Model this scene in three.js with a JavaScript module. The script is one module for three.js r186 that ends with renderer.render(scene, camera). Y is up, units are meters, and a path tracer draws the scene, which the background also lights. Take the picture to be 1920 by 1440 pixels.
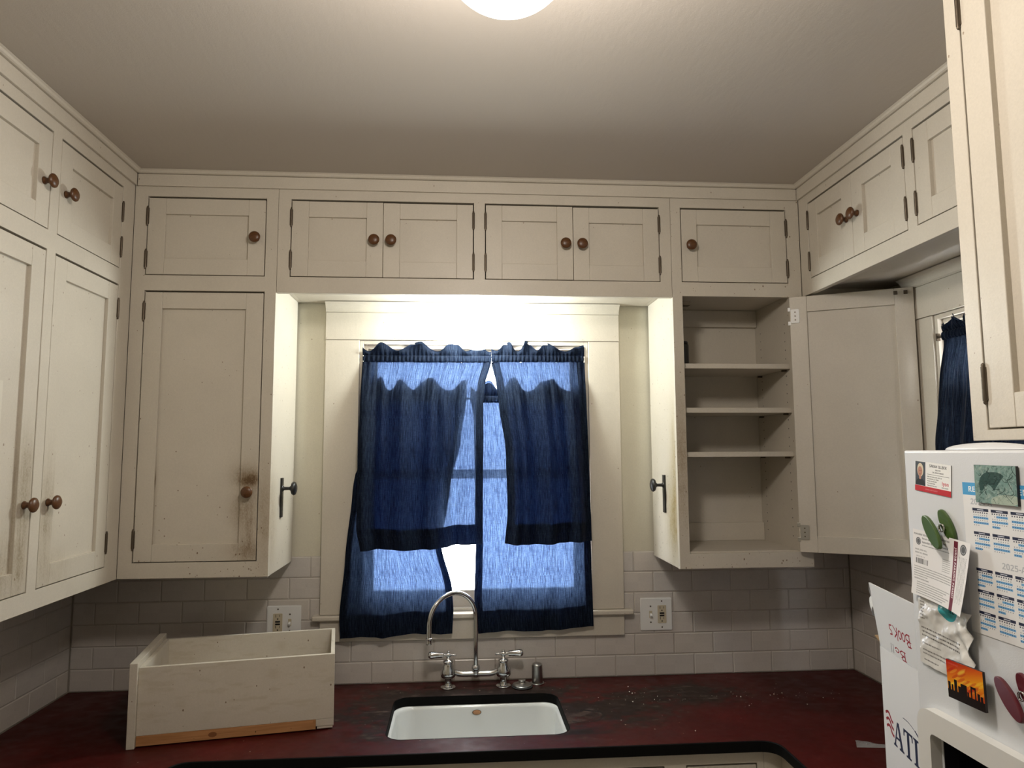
import * as THREE from 'three';
import { RoundedBoxGeometry } from 'three/addons/geometries/RoundedBoxGeometry.js';
import { mergeGeometries } from 'three/addons/utils/BufferGeometryUtils.js';

// ---------------------------------------------------------------- camera, sky, lights, exposure
const scene = new THREE.Scene();
const renderer = new THREE.WebGLRenderer({ antialias: true });
renderer.toneMapping = THREE.LinearToneMapping;
renderer.toneMappingExposure = 1.33;
renderer.shadowMap.enabled = true;
const camera = new THREE.PerspectiveCamera(2 * Math.atan(720 / 1301.26) * 180 / Math.PI, 1920 / 1440, 0.05, 60);
camera.rotation.order = 'YXZ';
camera.position.set(-0.2906, 1.7663, 2.717);
camera.rotation.set(0.098, -0.0755, -0.005);
scene.add(camera);
scene.background = new THREE.Color().setRGB(16, 16.5, 17);          // white overcast daylight outside the windows
const CEILING_LAMP = { at: [-0.22, 2.538, 1.73], r: 0.105, power: 1.6, color: new THREE.Color().setRGB(1, 0.915, 0.82), glow: 3.0 };
const NICHE_LAMP = { at: [-0.226, 2.236, 0.17], r: 0.093, power: 1.5, color: new THREE.Color().setRGB(0.94, 1, 0.96), glow: 3.0 };

// ---------------------------------------------------------------- helpers
const R = (d) => d * Math.PI / 180, lerp = (a, b, t) => a + (b - a) * t, clamp = (x, a = 0, b = 1) => Math.min(b, Math.max(a, x));
const smooth = (a, b, x) => { const t = clamp((x - a) / (b - a)); return t * t * (3 - 2 * t); };
let seed = 7; const rnd = () => { seed = (seed * 1664525 + 1013904223) >>> 0; return seed / 4294967296; };
const hash = (x, y) => { let h = (x * 374761393 + y * 668265263) | 0; h = Math.imul(h ^ (h >>> 13), 1274126177); return ((h ^ (h >>> 16)) >>> 0) / 4294967296; };
function noise(x, y) { const i = Math.floor(x), j = Math.floor(y), f = x - i, g = y - j, u = f * f * (3 - 2 * f), v = g * g * (3 - 2 * g); return lerp(lerp(hash(i, j), hash(i + 1, j), u), lerp(hash(i, j + 1), hash(i + 1, j + 1), u), v); }
const fbm = (x, y, o = 4) => { let s = 0, a = 0.5, n = 0; for (let k = 0; k < o; k++) { s += a * noise(x, y); n += a; x = x * 2.03 + 17.1; y = y * 2.03 + 9.7; a *= 0.5; } return s / n; };
const gauss = (x, y, cx, cy, sx, sy) => Math.exp(-(((x - cx) / sx) ** 2 + ((y - cy) / sy) ** 2));
// textures: fn(x, y) in metres -> [r, g, b] 0..1 (sRGB)
function tex(W, H, wm, hm, fn, srgb = true) {
  const d = new Uint8Array(W * H * 4);
  for (let j = 0; j < H; j++) for (let i = 0; i < W; i++) { const c = fn((i + 0.5) / W * wm, (j + 0.5) / H * hm), k = (j * W + i) * 4; for (let q = 0; q < 3; q++) d[k + q] = clamp(c[q]) * 255; d[k + 3] = 255; }
  const t = new THREE.DataTexture(d, W, H, THREE.RGBAFormat); t.wrapS = t.wrapT = THREE.RepeatWrapping; t.magFilter = THREE.LinearFilter; t.minFilter = THREE.LinearMipmapLinearFilter; t.generateMipmaps = true;
  if (srgb) t.colorSpace = THREE.SRGBColorSpace; t.repeat.set(1 / wm, 1 / hm); t.needsUpdate = true; return t;
}
function canvasTex(W, H, draw) {
  const c = document.createElement('canvas'); c.width = W; c.height = H; const g = c.getContext('2d'); draw(g, W, H);
  const t = new THREE.CanvasTexture(c); t.colorSpace = THREE.SRGBColorSpace; t.magFilter = THREE.LinearFilter; return t;
}
const rgb = (r, g, b) => new THREE.Color().setRGB(r, g, b);
const M = (o) => new THREE.MeshStandardMaterial(o), MP = (o) => new THREE.MeshPhysicalMaterial(o);
function boxUV(g) {
  const p = g.attributes.position, n = g.attributes.normal, uv = new Float32Array(p.count * 2);
  for (let i = 0; i < p.count; i++) { const a = Math.abs(n.getX(i)), b = Math.abs(n.getY(i)), c = Math.abs(n.getZ(i)); const q = c >= a && c >= b ? [p.getX(i), p.getY(i)] : a >= b ? [p.getZ(i), p.getY(i)] : [p.getX(i), p.getZ(i)]; uv[2 * i] = q[0]; uv[2 * i + 1] = q[1]; }
  g.setAttribute('uv', new THREE.BufferAttribute(uv, 2)); return g;
}
function B(x0, x1, y0, y1, z0, z1, r = 0.0015) {
  const w = x1 - x0, h = y1 - y0, d = z1 - z0; r = Math.min(r, w / 3, h / 3, d / 3);
  const g = r > 0 ? new RoundedBoxGeometry(w, h, d, 1, r) : new THREE.BoxGeometry(w, h, d);
  g.translate((x0 + x1) / 2, (y0 + y1) / 2, (z0 + z1) / 2); return g;
}
function join(list, uv = true) {
  list = (Array.isArray(list) ? list : [list]).map((g) => { g = g.index ? g.toNonIndexed() : g.clone(); for (const k of Object.keys(g.attributes)) if (!['position', 'normal', 'uv'].includes(k)) g.deleteAttribute(k); if (!g.attributes.uv) g.setAttribute('uv', new THREE.BufferAttribute(new Float32Array(g.attributes.position.count * 2), 2)); g.clearGroups?.(); return g; });
  const g = list.length > 1 ? mergeGeometries(list) : list[0]; return uv ? boxUV(g) : g;
}
function mesh(name, geo, mat, parent, uv = true) {
  const m = new THREE.Mesh(Array.isArray(geo) ? join(geo, uv) : uv ? boxUV(geo) : geo, mat); m.name = name; m.castShadow = m.receiveShadow = true; if (parent) parent.add(m); return m;
}
const taken = {};
function numbered(n) { const k = taken[n] = (taken[n] ?? -1) + 1; return k ? `${n}_${String(k).padStart(3, '0')}` : n; }
function thing(name, label, category, [x, y, z] = [0, 0, 0], turn = 0, group) {
  const o = new THREE.Group(); o.name = numbered(name); o.position.set(x, y, z); o.rotation.y = turn; o.userData = { label, category }; if (group) o.userData.group = group; scene.add(o); return o;
}
function struct(name, geo, mat, label) { const m = geo ? mesh(name, geo, mat, scene) : new THREE.Group(); m.name = name; m.userData = { kind: 'structure', label }; if (!geo) scene.add(m); return m; }
const lathe = (pts, n = 28) => new THREE.LatheGeometry(pts.map(([r, y]) => new THREE.Vector2(r, y)), n);
const cyl = (r0, r1, h, n = 20) => new THREE.CylinderGeometry(r1, r0, h, n);
const tube = (pts, r, n = 48, k = 12) => new THREE.TubeGeometry(new THREE.CatmullRomCurve3(pts.map((p) => new THREE.Vector3(...p))), n, r, k);
function plate(w, h, d, rad, holes = []) {   // rounded rectangle sheet centred in x and y, back at z = 0
  const s = new THREE.Shape(); const a = w / 2, b = h / 2, r = rad;
  s.moveTo(-a + r, -b); s.lineTo(a - r, -b); s.quadraticCurveTo(a, -b, a, -b + r); s.lineTo(a, b - r); s.quadraticCurveTo(a, b, a - r, b); s.lineTo(-a + r, b); s.quadraticCurveTo(-a, b, -a, b - r); s.lineTo(-a, -b + r); s.quadraticCurveTo(-a, -b, -a + r, -b);
  for (const h of holes) s.holes.push(h);
  return new THREE.ExtrudeGeometry(s, { depth: d, bevelEnabled: false, curveSegments: 6 });
}
// ---------------------------------------------------------------- materials
const speck = (x, y, cell, dens, s0 = 0) => { const i = Math.floor(x / cell), j = Math.floor(y / cell), h = hash(i + s0 * 91, j - s0 * 37); if (h > dens) return 0; const cx = (i + 0.2 + 0.6 * hash(i + 5, j + s0)) * cell, cy = (j + 0.2 + 0.6 * hash(i, j + 7 + s0)) * cell; return Math.hypot(x - cx, (y - cy) * 0.7) < Math.min(cell * 0.3, 0.0008 + 0.0016 * hash(i + 3, j + 3) ** 3) ? 1 : 0; };
const paintAt = (x, y) => { const n = 0.975 + 0.04 * (fbm(x * 9, y * 9, 3) - 0.5) + 0.03 * (noise(x * 420, y * 420) - 0.5); return [n, n, n * 0.995]; };
const mixc = (c, d, t) => [lerp(c[0], d[0], t), lerp(c[1], d[1], t), lerp(c[2], d[2], t)];
const grain = (x, y) => 0.35 + 1.1 * fbm(x * 420, y * 260, 3) * (0.4 + fbm(x * 60, y * 40, 2));
const GRIME = [0.52, 0.42, 0.28], RUST = [0.36, 0.24, 0.14], MOLD = [0.66, 0.58, 0.34];
const paintTex = tex(1024, 1024, 1, 1, (x, y) => { let c = paintAt(x, y); if (speck(x, y, 0.012, 0.003)) c = mixc(c, RUST, 0.4); return c; });
const paintBump = tex(512, 512, 0.5, 0.5, (x, y) => { const n = 0.5 + 0.5 * (fbm(x * 90, y * 30, 3) - 0.5) + 0.2 * (noise(x * 600, y * 600) - 0.5); return [n, n, n]; }, false);
const CREAM = rgb(0.61, 0.558, 0.48);
const paint = (map = paintTex, o = {}) => M({ color: CREAM, map, bumpMap: paintBump, bumpScale: 0.0004, roughness: 0.42, ...o });
const cream = paint(), creamDull = paint(paintTex, { roughness: 0.6 });
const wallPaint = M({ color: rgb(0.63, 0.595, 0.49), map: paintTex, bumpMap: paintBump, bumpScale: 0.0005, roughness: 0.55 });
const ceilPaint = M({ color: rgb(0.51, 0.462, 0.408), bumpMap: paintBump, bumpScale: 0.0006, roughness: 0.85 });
const tileMats = [[0.60, 0.56, 0.53], [0.62, 0.575, 0.54], [0.585, 0.55, 0.525], [0.61, 0.565, 0.525]].map((c) => M({ color: rgb(...c), roughness: 0.16, map: paintTex }));
const groutMat = M({ color: rgb(0.42, 0.38, 0.34), roughness: 0.95 });
const knobTex = tex(128, 128, 0.04, 0.04, (x, y) => { const g = fbm(x * 160, y * 900, 3); return [0.55 + 0.35 * g, 0.5 + 0.35 * g, 0.45 + 0.3 * g]; });
const knobWood = M({ color: rgb(0.20, 0.092, 0.036), map: knobTex, roughness: 0.35 });
const hingeMetal = M({ color: rgb(0.13, 0.105, 0.08), metalness: 0.85, roughness: 0.45 });
const steel = M({ color: rgb(0.55, 0.53, 0.5), metalness: 1, roughness: 0.3 });
const chrome = M({ color: rgb(0.62, 0.62, 0.62), metalness: 1, roughness: 0.09 });
const wornSteel = M({ color: rgb(0.42, 0.41, 0.39), metalness: 1, roughness: 0.28 });
const blackIron = M({ color: rgb(0.012, 0.012, 0.012), roughness: 0.35 });
const white = M({ color: rgb(0.78, 0.78, 0.77), roughness: 0.35 });
const dark = M({ color: rgb(0.01, 0.01, 0.01), roughness: 0.6 });

// ---------------------------------------------------------------- room
const XL = -1.70, XR = 1.26, H = 2.733, ZB = 3.7, CT = 0.91;
const FX = { l: -1.398, r: 0.947, z: 0.33 };                 // planes of the upper cabinet faces
const W1 = { x0: -0.677, x1: 0.216, y0: 1.165, y1: 2.202 };  // sink window opening
const W2 = { z0: 0.60, z1: 1.49, y0: 1.165, y1: 2.202 };     // window in the right wall
const T = 0.1544, RP = 0.0782;
const floorTex = tex(512, 512, 0.6, 0.6, (x, y) => { const k = (Math.floor(x / 0.3) + Math.floor(y / 0.3)) % 2; const n = 0.9 + 0.2 * (fbm(x * 20, y * 20) - 0.5); return k ? [n * 0.75, n * 0.72, n * 0.66] : [n * 0.5, n * 0.4, n * 0.34]; });
struct('floor', B(XL - 0.12, XR + 0.12, -0.1, 0, -0.12, ZB + 0.12, 0), M({ map: floorTex, roughness: 0.5 }), 'checked vinyl kitchen floor');
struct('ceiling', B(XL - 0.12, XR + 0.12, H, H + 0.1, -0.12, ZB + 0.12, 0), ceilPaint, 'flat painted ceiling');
const wallBack = struct('wall_back', [B(XL - 0.12, W1.x0, 0, H, -0.12, -0.006, 0), B(W1.x1, XR + 0.12, 0, H, -0.12, -0.006, 0), B(W1.x0, W1.x1, 0, W1.y0 - 0.02, -0.12, -0.006, 0), B(W1.x0, W1.x1, W1.y1, H, -0.12, -0.006, 0)], wallPaint, 'painted wall behind the sink with white tiles below');
const wallLeft = struct('wall_left', B(XL - 0.12, XL - 0.006, 0, H, -0.006, ZB, 0), wallPaint, 'painted left wall with white tiles below');
const wallRight = struct('wall_right', [B(XR + 0.006, XR + 0.12, 0, H, -0.006, W2.z0, 0), B(XR + 0.006, XR + 0.12, 0, H, W2.z1, ZB, 0), B(XR + 0.006, XR + 0.12, 0, W2.y0 - 0.02, W2.z0, W2.z1, 0), B(XR + 0.006, XR + 0.12, W2.y1, H, W2.z0, W2.z1, 0)], wallPaint, 'painted right wall with a curtained window');
struct('wall_front', B(XL - 0.12, XR + 0.12, 0, H, ZB, ZB + 0.12, 0), wallPaint, 'painted wall behind the camera');

// tiles, one mesh each, in running bond
const tileGeos = {};
function tileGeo(w, h) {
  const key = w.toFixed(4) + h.toFixed(4); if (tileGeos[key]) return tileGeos[key];
  const b = 0.003, d = 0.006, a = w / 2, c = h / 2, P = [], q = (A, Bp, C, D) => P.push(...A, ...Bp, ...C, ...A, ...C, ...D);
  const i = [[-a + b, -c + b, 0], [a - b, -c + b, 0], [a - b, c - b, 0], [-a + b, c - b, 0]], o = [[-a, -c, -0.0018], [a, -c, -0.0018], [a, c, -0.0018], [-a, c, -0.0018]], k = o.map(([x, y]) => [x, y, -d]);
  q(...i); for (let n = 0; n < 4; n++) { const m = (n + 1) % 4; q(o[n], o[m], i[m], i[n]); q(k[n], k[m], o[m], o[n]); }
  const g = new THREE.BufferGeometry(); g.setAttribute('position', new THREE.Float32BufferAttribute(P, 3)); g.computeVertexNormals(); boxUV(g); return tileGeos[key] = g;
}
function tiles(parent, rows, phase0, place, limit) {   // place(u, y) -> [position, turn]
  for (const [n, a, b] of rows) {
    const ph = ((n + phase0) % 2) * 0.5, g = 0.0011;
    for (let k = Math.floor(a / T) - 1; k * T < b + T; k++) {
      const x0 = Math.max(a, (k + ph) * T), x1 = Math.min(b, (k + 1 + ph) * T); if (x1 - x0 < 0.012) continue;
      const m = new THREE.Mesh(tileGeo(x1 - x0 - 2 * g, RP - 2 * g), tileMats[Math.floor(rnd() * 4)]); m.name = 'tile'; m.castShadow = m.receiveShadow = true;
      const [p, t] = place((x0 + x1) / 2, CT + (n + 0.5) * RP, (rnd() - 0.5) * 0.0006); m.position.set(...p); m.rotation.set((rnd() - 0.5) * 0.006, t, 0, 'YXZ'); parent.add(m);
    }
  }
}
const CASE = { x0: -0.808, x1: 0.342 };
const six = [0, 1, 2, 3, 4, 5];
tiles(wallBack, six.flatMap((n) => n < 2 ? [[n, XL, XR]] : [[n, XL, CASE.x0], [n, CASE.x1, XR]]), 0, (u, y, e) => [[u, y, e], 0]);
tiles(wallLeft, six.map((n) => [n, -1.35, -0.003]), 1, (u, y, e) => [[XL + e, y, -u], Math.PI / 2]);
tiles(wallRight, six.flatMap((n) => n < 2 ? [[n, 0.003, 1.5]] : [[n, 0.003, 0.47]]), 1, (u, y, e) => [[XR + e, y, u], -Math.PI / 2]);
mesh('grout', [B(XL, CASE.x0, CT, CT + 6 * RP, -0.006, -0.002, 0), B(CASE.x1, XR, CT, CT + 6 * RP, -0.006, -0.002, 0), B(CASE.x0, CASE.x1, CT, CT + 2 * RP, -0.006, -0.002, 0)], groutMat, wallBack);
mesh('grout', B(XL - 0.006, XL - 0.002, CT, CT + 6 * RP, -0.002, 1.35, 0), groutMat, wallLeft);
mesh('grout', [B(XR + 0.002, XR + 0.006, CT, CT + 2 * RP, -0.002, 1.5, 0), B(XR + 0.002, XR + 0.006, CT + 2 * RP, CT + 6 * RP, -0.002, 0.47, 0)], groutMat, wallRight);

// windows: local frame x along the wall, z into the room, opening from x = 0 to w
const glassMat = MP({ color: 0xffffff, transmission: 1, roughness: 0, thickness: 0, ior: 1.5 });
function windowUnit(name, label, pos, turn, w, y0, y1) {
  const g = struct(name, null, null, label); g.position.set(...pos); g.rotation.y = turn; const c = 0.131;
  mesh('side_casing', B(-c, -0.001, y0 + 0.001, y1, -0.005, 0.02, 0.002), cream, g); mesh('side_casing', B(w + 0.001, w + c - 0.005, y0 + 0.001, y1, -0.005, 0.02, 0.002), cream, g);
  mesh('head_casing', B(-c, w + c - 0.005, y1 + 0.001, y1 + 0.108, -0.005, 0.024, 0.002), cream, g);
  const s = new THREE.Shape(); s.moveTo(0, 0); s.lineTo(0.026, 0); s.lineTo(0.030, 0.006); s.quadraticCurveTo(0.036, 0.028, 0.055, 0.036); s.lineTo(0, 0.036);
  const cap = new THREE.ExtrudeGeometry(s, { depth: w + 2 * c - 0.005, bevelEnabled: false }); cap.rotateY(-Math.PI / 2); cap.rotateY(Math.PI); cap.scale(1, 1, 1);
  // extrude runs along z; after the turns it runs along x
  const cp = new THREE.ExtrudeGeometry(s, { depth: w + 2 * c - 0.005, bevelEnabled: false }); cp.applyMatrix4(new THREE.Matrix4().set(0, 0, 1, -c, 0, 1, 0, y1 + 0.109, 1, 0, 0, -0.004, 0, 0, 0, 1)); cp.computeVertexNormals();
  const ix = cp.attributes.position; for (let i = 0; i < ix.count; i += 3) { const a = [ix.getX(i + 1), ix.getY(i + 1), ix.getZ(i + 1)]; ix.setXYZ(i + 1, ix.getX(i + 2), ix.getY(i + 2), ix.getZ(i + 2)); ix.setXYZ(i + 2, ...a); } cp.computeVertexNormals();
  mesh('cap_moulding', cp, cream, g);
  mesh('stool', B(-c - 0.028, w + c + 0.03, y0 - 0.02, y0, -0.005, 0.034, 0.008), cream, g);
  mesh('apron', B(-c, w + c - 0.005, y0 - 0.097, y0 - 0.021, -0.005, 0.018, 0.002), cream, g);
  mesh('jamb', [B(0, 0.014, y0, y1, -0.118, 0.012, 0.001), B(w - 0.014, w, y0, y1, -0.118, 0.012, 0.001), B(0.014, w - 0.014, y1 - 0.014, y1, -0.118, 0.012, 0.001), B(0.014, w - 0.014, y0 - 0.02, y0 + 0.012, -0.118, -0.006, 0.001)], cream, g);
  mesh('stop', [B(0.014, 0.027, y0 + 0.012, y1 - 0.014, -0.024, -0.006, 0.001), B(w - 0.027, w - 0.014, y0 + 0.012, y1 - 0.014, -0.024, -0.006, 0.001), B(0.027, w - 0.027, y1 - 0.027, y1 - 0.014, -0.024, -0.006, 0.001)], cream, g);
  const ym = 1.682;
  for (const [a, b, z, lo, hi] of [[y0 + 0.012, ym + 0.017, -0.058, 0.062, 0.034], [ym - 0.017, y1 - 0.014, -0.094, 0.034, 0.045]]) {
    const sash = mesh('sash', [B(0.016, 0.058, a, b, z, z + 0.033), B(w - 0.058, w - 0.016, a, b, z, z + 0.033), B(0.058, w - 0.058, a, a + lo, z, z + 0.033), B(0.058, w - 0.058, b - hi, b, z, z + 0.033)], cream, g);
    mesh('pane', B(0.054, w - 0.054, a + lo - 0.004, b - hi + 0.004, z + 0.014, z + 0.017, 0), glassMat, sash);
  }
  return g;
}
windowUnit('window_1', 'white-painted sash window over the sink', [W1.x0, 0, 0], 0, W1.x1 - W1.x0, W1.y0, W1.y1);
windowUnit('window_2', 'white-painted sash window in the right wall', [XR, 0, W2.z0], -Math.PI / 2, W2.z1 - W2.z0, W2.y0, W2.y1);

// unseen plain wall, added to shade the right-hand window from open sky
{ const sm = M({ color: rgb(0.26, 0.235, 0.20), roughness: 0.95, bumpMap: paintBump, bumpScale: 0.004 }); struct('added_wall_outside', [B(3.1, 3.35, -0.6, 4.6, -3, 5, 0.01), B(2.75, 3.35, 4.6, 4.72, -3.2, 5.2, 0.01)], sm, 'plain wall added outside the right window to dim its daylight'); }
// frieze and crown above the upper cabinets
function crown(name, len, pos, turn, label) {
  const t = struct(name, null, null, label); t.position.set(...pos); t.rotation.y = turn;
  mesh('frieze', B(0, len, 2.679, 2.7205, 0.0005, 0.009, 0.0015), cream, t);
  const s = [[0.0005, 2.721], [0.015, 2.721], [0.019, 2.724], [0.022, 2.729], [0.027, 2.7325], [0.0005, 2.7325]];
  const sh = new THREE.Shape(s.map(([z, y]) => new THREE.Vector2(-z, y))); const g = new THREE.ExtrudeGeometry(sh, { depth: len, bevelEnabled: false }); g.rotateY(Math.PI / 2); g.translate(0, 0, 0);
  mesh('crown_moulding', g, cream, t);
}

// ---------------------------------------------------------------- doors, knobs, hinges, cabinets
const knobGeo = lathe([[0.0, 0], [0.0105, 0], [0.0105, 0.003], [0.0075, 0.006], [0.0072, 0.013], [0.011, 0.017], [0.0175, 0.0205], [0.0192, 0.0235], [0.0185, 0.027], [0.013, 0.031], [0.006, 0.0325], [0, 0.0328]], 24).rotateX(Math.PI / 2);
const hingeGeo = join([lathe([[0, -0.036], [0.0022, -0.0345], [0.0034, -0.032], [0.0026, -0.030], [0.0038, -0.029], [0.0038, -0.0105], [0.003, -0.010], [0.0038, -0.0095], [0.0038, 0.0095], [0.003, 0.010], [0.0038, 0.0105], [0.0038, 0.029], [0.0026, 0.030], [0.0034, 0.032], [0.0022, 0.0345], [0, 0.036]], 10), B(-0.0048, 0.0048, -0.028, 0.028, -0.004, 0.0004, 0)], false);
// door frame with its hinge edge at x = 0, foot at y = 0, front at z = 0; side = +1 runs to +x, -1 to -x
function door(parent, side, w, h, mat, o = {}) {
  const s = o.stile ?? 0.057, t = 0.02, x = (a, b) => side > 0 ? [a, b] : [-b, -a];
  const fr = [B(...x(0, s), 0, h, -t, 0), B(...x(w - s, w), 0, h, -t, 0), B(...x(s, w - s), 0, s - 0.001, -t, -0.0003), B(...x(s, w - s), h - s + 0.001, h, -t, -0.0003)];
  const d = mesh('door', fr, mat, parent);
  mesh('panel', B(...x(s - 0.004, w - s + 0.004), s - 0.006, h - s + 0.006, -t + (o.back ?? 0.003), -(o.recess ?? 0.0105), 0), mat, d);
  if (o.knob) { const k = mesh('knob', knobGeo, knobWood, d); k.position.set(side * o.knob[0], o.knob[1], 0); }
  for (const y of o.hinges ?? []) { const k = mesh('hinge', hingeGeo, hingeMetal, d, false); k.position.set(-side * 0.0015, y, 0.0025); }
  return d;
}
function frameShape(W, y0, y1, opens) {
  const s = new THREE.Shape([[0, y0], [W, y0], [W, y1], [0, y1]].map((p) => new THREE.Vector2(...p)));
  for (const [a, b, c, d] of opens) s.holes.push(new THREE.Path([[a, c], [a, d], [b, d], [b, c]].map((p) => new THREE.Vector2(...p))));
  const g = new THREE.ExtrudeGeometry(s, { depth: 0.018, bevelEnabled: true, bevelThickness: 0.001, bevelSize: 0.0008, bevelOffset: -0.0008, bevelSegments: 1 }); g.translate(0, 0, -0.019); return g;
}
// cabinet in its own frame: x along the face, z out of the face, y from the foot
function cabinet(name, label, pos, turn, W, D, y0, y1, opens, o = {}) {
  const c = thing(name, label, o.category ?? 'cabinet', [pos[0], 0, pos[1]], turn, o.group); c.position.y = y0; const h = y1 - y0;
  const rel = opens.map(([a, b, e, f]) => [a, b, e - y0, f - y0]);
  mesh('face_frame', frameShape(W, 0, h, rel), o.frameMat ?? cream, c);
  const bot = o.lip ?? 0.03, si = o.insetL ?? 0, sj = o.insetR ?? 0;
  if (o.sideL !== false) mesh('side_panel', B(si, si + 0.017, o.sideFoot ?? 0.0005, h, -D, -0.0195, 0.001), o.sideLMat ?? cream, c);
  if (o.sideR !== false) mesh('side_panel', B(W - sj - 0.017, W - sj, o.sideFoot ?? 0.0005, h, -D, -0.0195, 0.001), o.sideRMat ?? cream, c);
  mesh('body', [B(si + 0.0175, W - sj - 0.0175, bot, bot + 0.018, -D, -0.0195, 0), ...(o.top === false ? [] : [B(si + 0.0175, W - sj - 0.0175, h - 0.02, h - 0.002, -D, -0.0195, 0)]), B(si + 0.0175, W - sj - 0.0175, bot + 0.018, h - 0.02, -D, -D + 0.008, 0), ...(o.inner ?? [])], o.bodyMat ?? creamDull, c);
  return c;
}
const G = { t: 0.0056, b: 0.0028, s: 0.0032 };   // gaps round an inset door
function hang(c, side, open, y0, mat, o = {}) {     // open = [x0, x1, ya, yb] in the cabinet frame (ya, yb absolute)
  const [a, b, ya, yb] = open, w = b - a - 2 * G.s, h = yb - ya - G.t - G.b;
  const k = o.knobY != null ? [w - 0.0285, o.knobY - ya - G.b] : null;
  const d = door(c, side, w, h, mat, { ...o, knob: k, hinges: o.hingeY?.map((y) => y - ya - G.b) });
  d.position.set(side > 0 ? a + G.s : b - G.s, ya + G.b - y0, -0.0005 + (o.proud ?? 0)); d.rotation.y = o.turn ?? 0; return d;
}
const SM = [2.37, 2.645], TL = [1.413, 2.317], BOT = 1.363, TOPY = 2.732;
const smallH = [2.43, 2.58];
// -- back run, left unit
const u0 = FX.l + 0.0005, uL = -0.918, uR = 0.466;
const leftFrameTex = tex(512, 1024, 0.48, 1.37, (x, y) => { let c = paintAt(x, y); const f = fbm(x * 40, y * 40, 3), lo = Math.exp(-y / 0.045); if (speck(x, y, 0.006, 0.001 + 0.13 * lo * smooth(0.12, 0.4, x), 1)) c = mixc(c, RUST, 0.75); if (speck(x, y, 0.02, 0.012, 5)) c = mixc(c, RUST, 0.4); return mixc(c, GRIME, clamp(0.3 * gauss(x, y, 0.462, 0.2, 0.03, 0.16) * grain(x, y))); });
const tallGrime = tex(512, 1024, 0.3896, 0.8956, (x, y) => {
  let c = paintAt(x, y); const g = grain(x, y), st = fbm(x * 300, y * 18, 3);
  const a = 0.85 * gauss(x, y, 0.362, 0.263, 0.026, 0.017) * g + 0.40 * gauss(x, y, 0.352, 0.275, 0.045, 0.035) * g + 0.34 * gauss(x, y, 0.362, 0.13, 0.03, 0.12) * g * (0.4 + st) + 0.26 * gauss(x, y, 0.325, 0.16, 0.03, 0.05) * g + 0.34 * gauss(x, y, 0.365, 0.03, 0.06, 0.03) * g;
  c = mixc(c, [0.40, 0.29, 0.16], clamp(a, 0, 0.85)); if (speck(x, y, 0.008, 0.004 + 0.05 * Math.exp(-y / 0.06))) c = mixc(c, RUST, 0.6); return c;
});
const cabL = cabinet('wall_cabinet', 'cream wall cabinet in the left corner, grime around its tall door\'s knob', [u0, FX.z], 0, uL - u0 - 0.0005, 0.323, BOT, TOPY, [[-1.355 - u0, -0.958 - u0, ...SM], [-1.353 - u0, -0.957 - u0, ...TL]], {
  frameMat: paint(leftFrameTex), sideRMat: paint(tex(256, 1024, 0.32, 1.37, (x, y) => { let c = paintAt(x, y); c = mixc(c, GRIME, clamp(0.3 * gauss(x, y, 0.3, 0.16, 0.06, 0.16) * grain(x, y))); if (speck(x, y, 0.008, 0.02)) c = mixc(c, RUST, 0.5); return c; })) });
hang(cabL, 1, [-1.355 - u0, -0.958 - u0, ...SM], BOT, cream, { knobY: 2.502, hingeY: [2.425, 2.575] });
hang(cabL, 1, [-1.353 - u0, -0.957 - u0, ...TL], BOT, paint(tallGrime), { knobY: 1.64, hingeY: [1.488, 2.245] });
// -- bridge over the window
const bw = uR - uL - 0.001, bx = uL + 0.0005;
const o1 = [-0.875 - bx, -0.242 - bx, ...SM], o2 = [-0.203 - bx, 0.425 - bx, ...SM];
const cabB = cabinet('bridge_cabinet', 'four-door cream cabinet spanning above the sink window', [bx, FX.z], 0, bw, 0.323, 2.314, TOPY, [o1, o2], { lip: 0.036, sideFoot: 0.036 });
for (const o of [o1, o2]) { const mid = (o[0] + o[1]) / 2; const ex = o === o1 ? 0 : 0; hang(cabB, 1, [o[0], mid + G.s - 0.0008, ...SM], 2.314, cream, { knobY: 2.5, hingeY: smallH }); hang(cabB, -1, [mid - G.s + 0.0008, o[1], SM[0] - 0.001, SM[1] - 0.002], 2.314, cream, { knobY: 2.499, hingeY: smallH, proud: o === o1 ? 0.003 : 0.0015 }); }
// -- right unit with its tall door open
const rx = uR + 0.0005, rw = FX.r - uR - 0.0015, oS = [0.503 - rx, 0.898 - rx, ...SM], oT = [0.503 - rx, 0.898 - rx, 1.415, 2.319];
const rightFrameTex = tex(512, 1024, 0.48, 1.37, (x, y) => { let c = paintAt(x, y); c = mixc(c, GRIME, clamp(0.36 * gauss(x, y, 0.018, 0.38, 0.03, 0.24) * grain(x, y))); if (speck(x, y, 0.009, 0.03 + 0.1 * Math.exp(-y / 0.03))) c = mixc(c, RUST, 0.6); return c; });
const moldTex = tex(256, 1024, 0.32, 1.37, (x, y) => { let c = paintAt(x, y); const g = grain(x, y), st = fbm(x * 200, y * 16, 3); c = mixc(c, MOLD, clamp((0.75 * gauss(x, y, 0.27, 0.17, 0.07, 0.13) + 0.4 * gauss(x, y, 0.29, 0.4, 0.04, 0.16)) * g * (0.4 + st))); if (speck(x, y, 0.01, 0.03 + 0.1 * Math.exp(-y / 0.05))) c = mixc(c, RUST, 0.6); return c; });
const bodyStain = creamDull;
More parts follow.
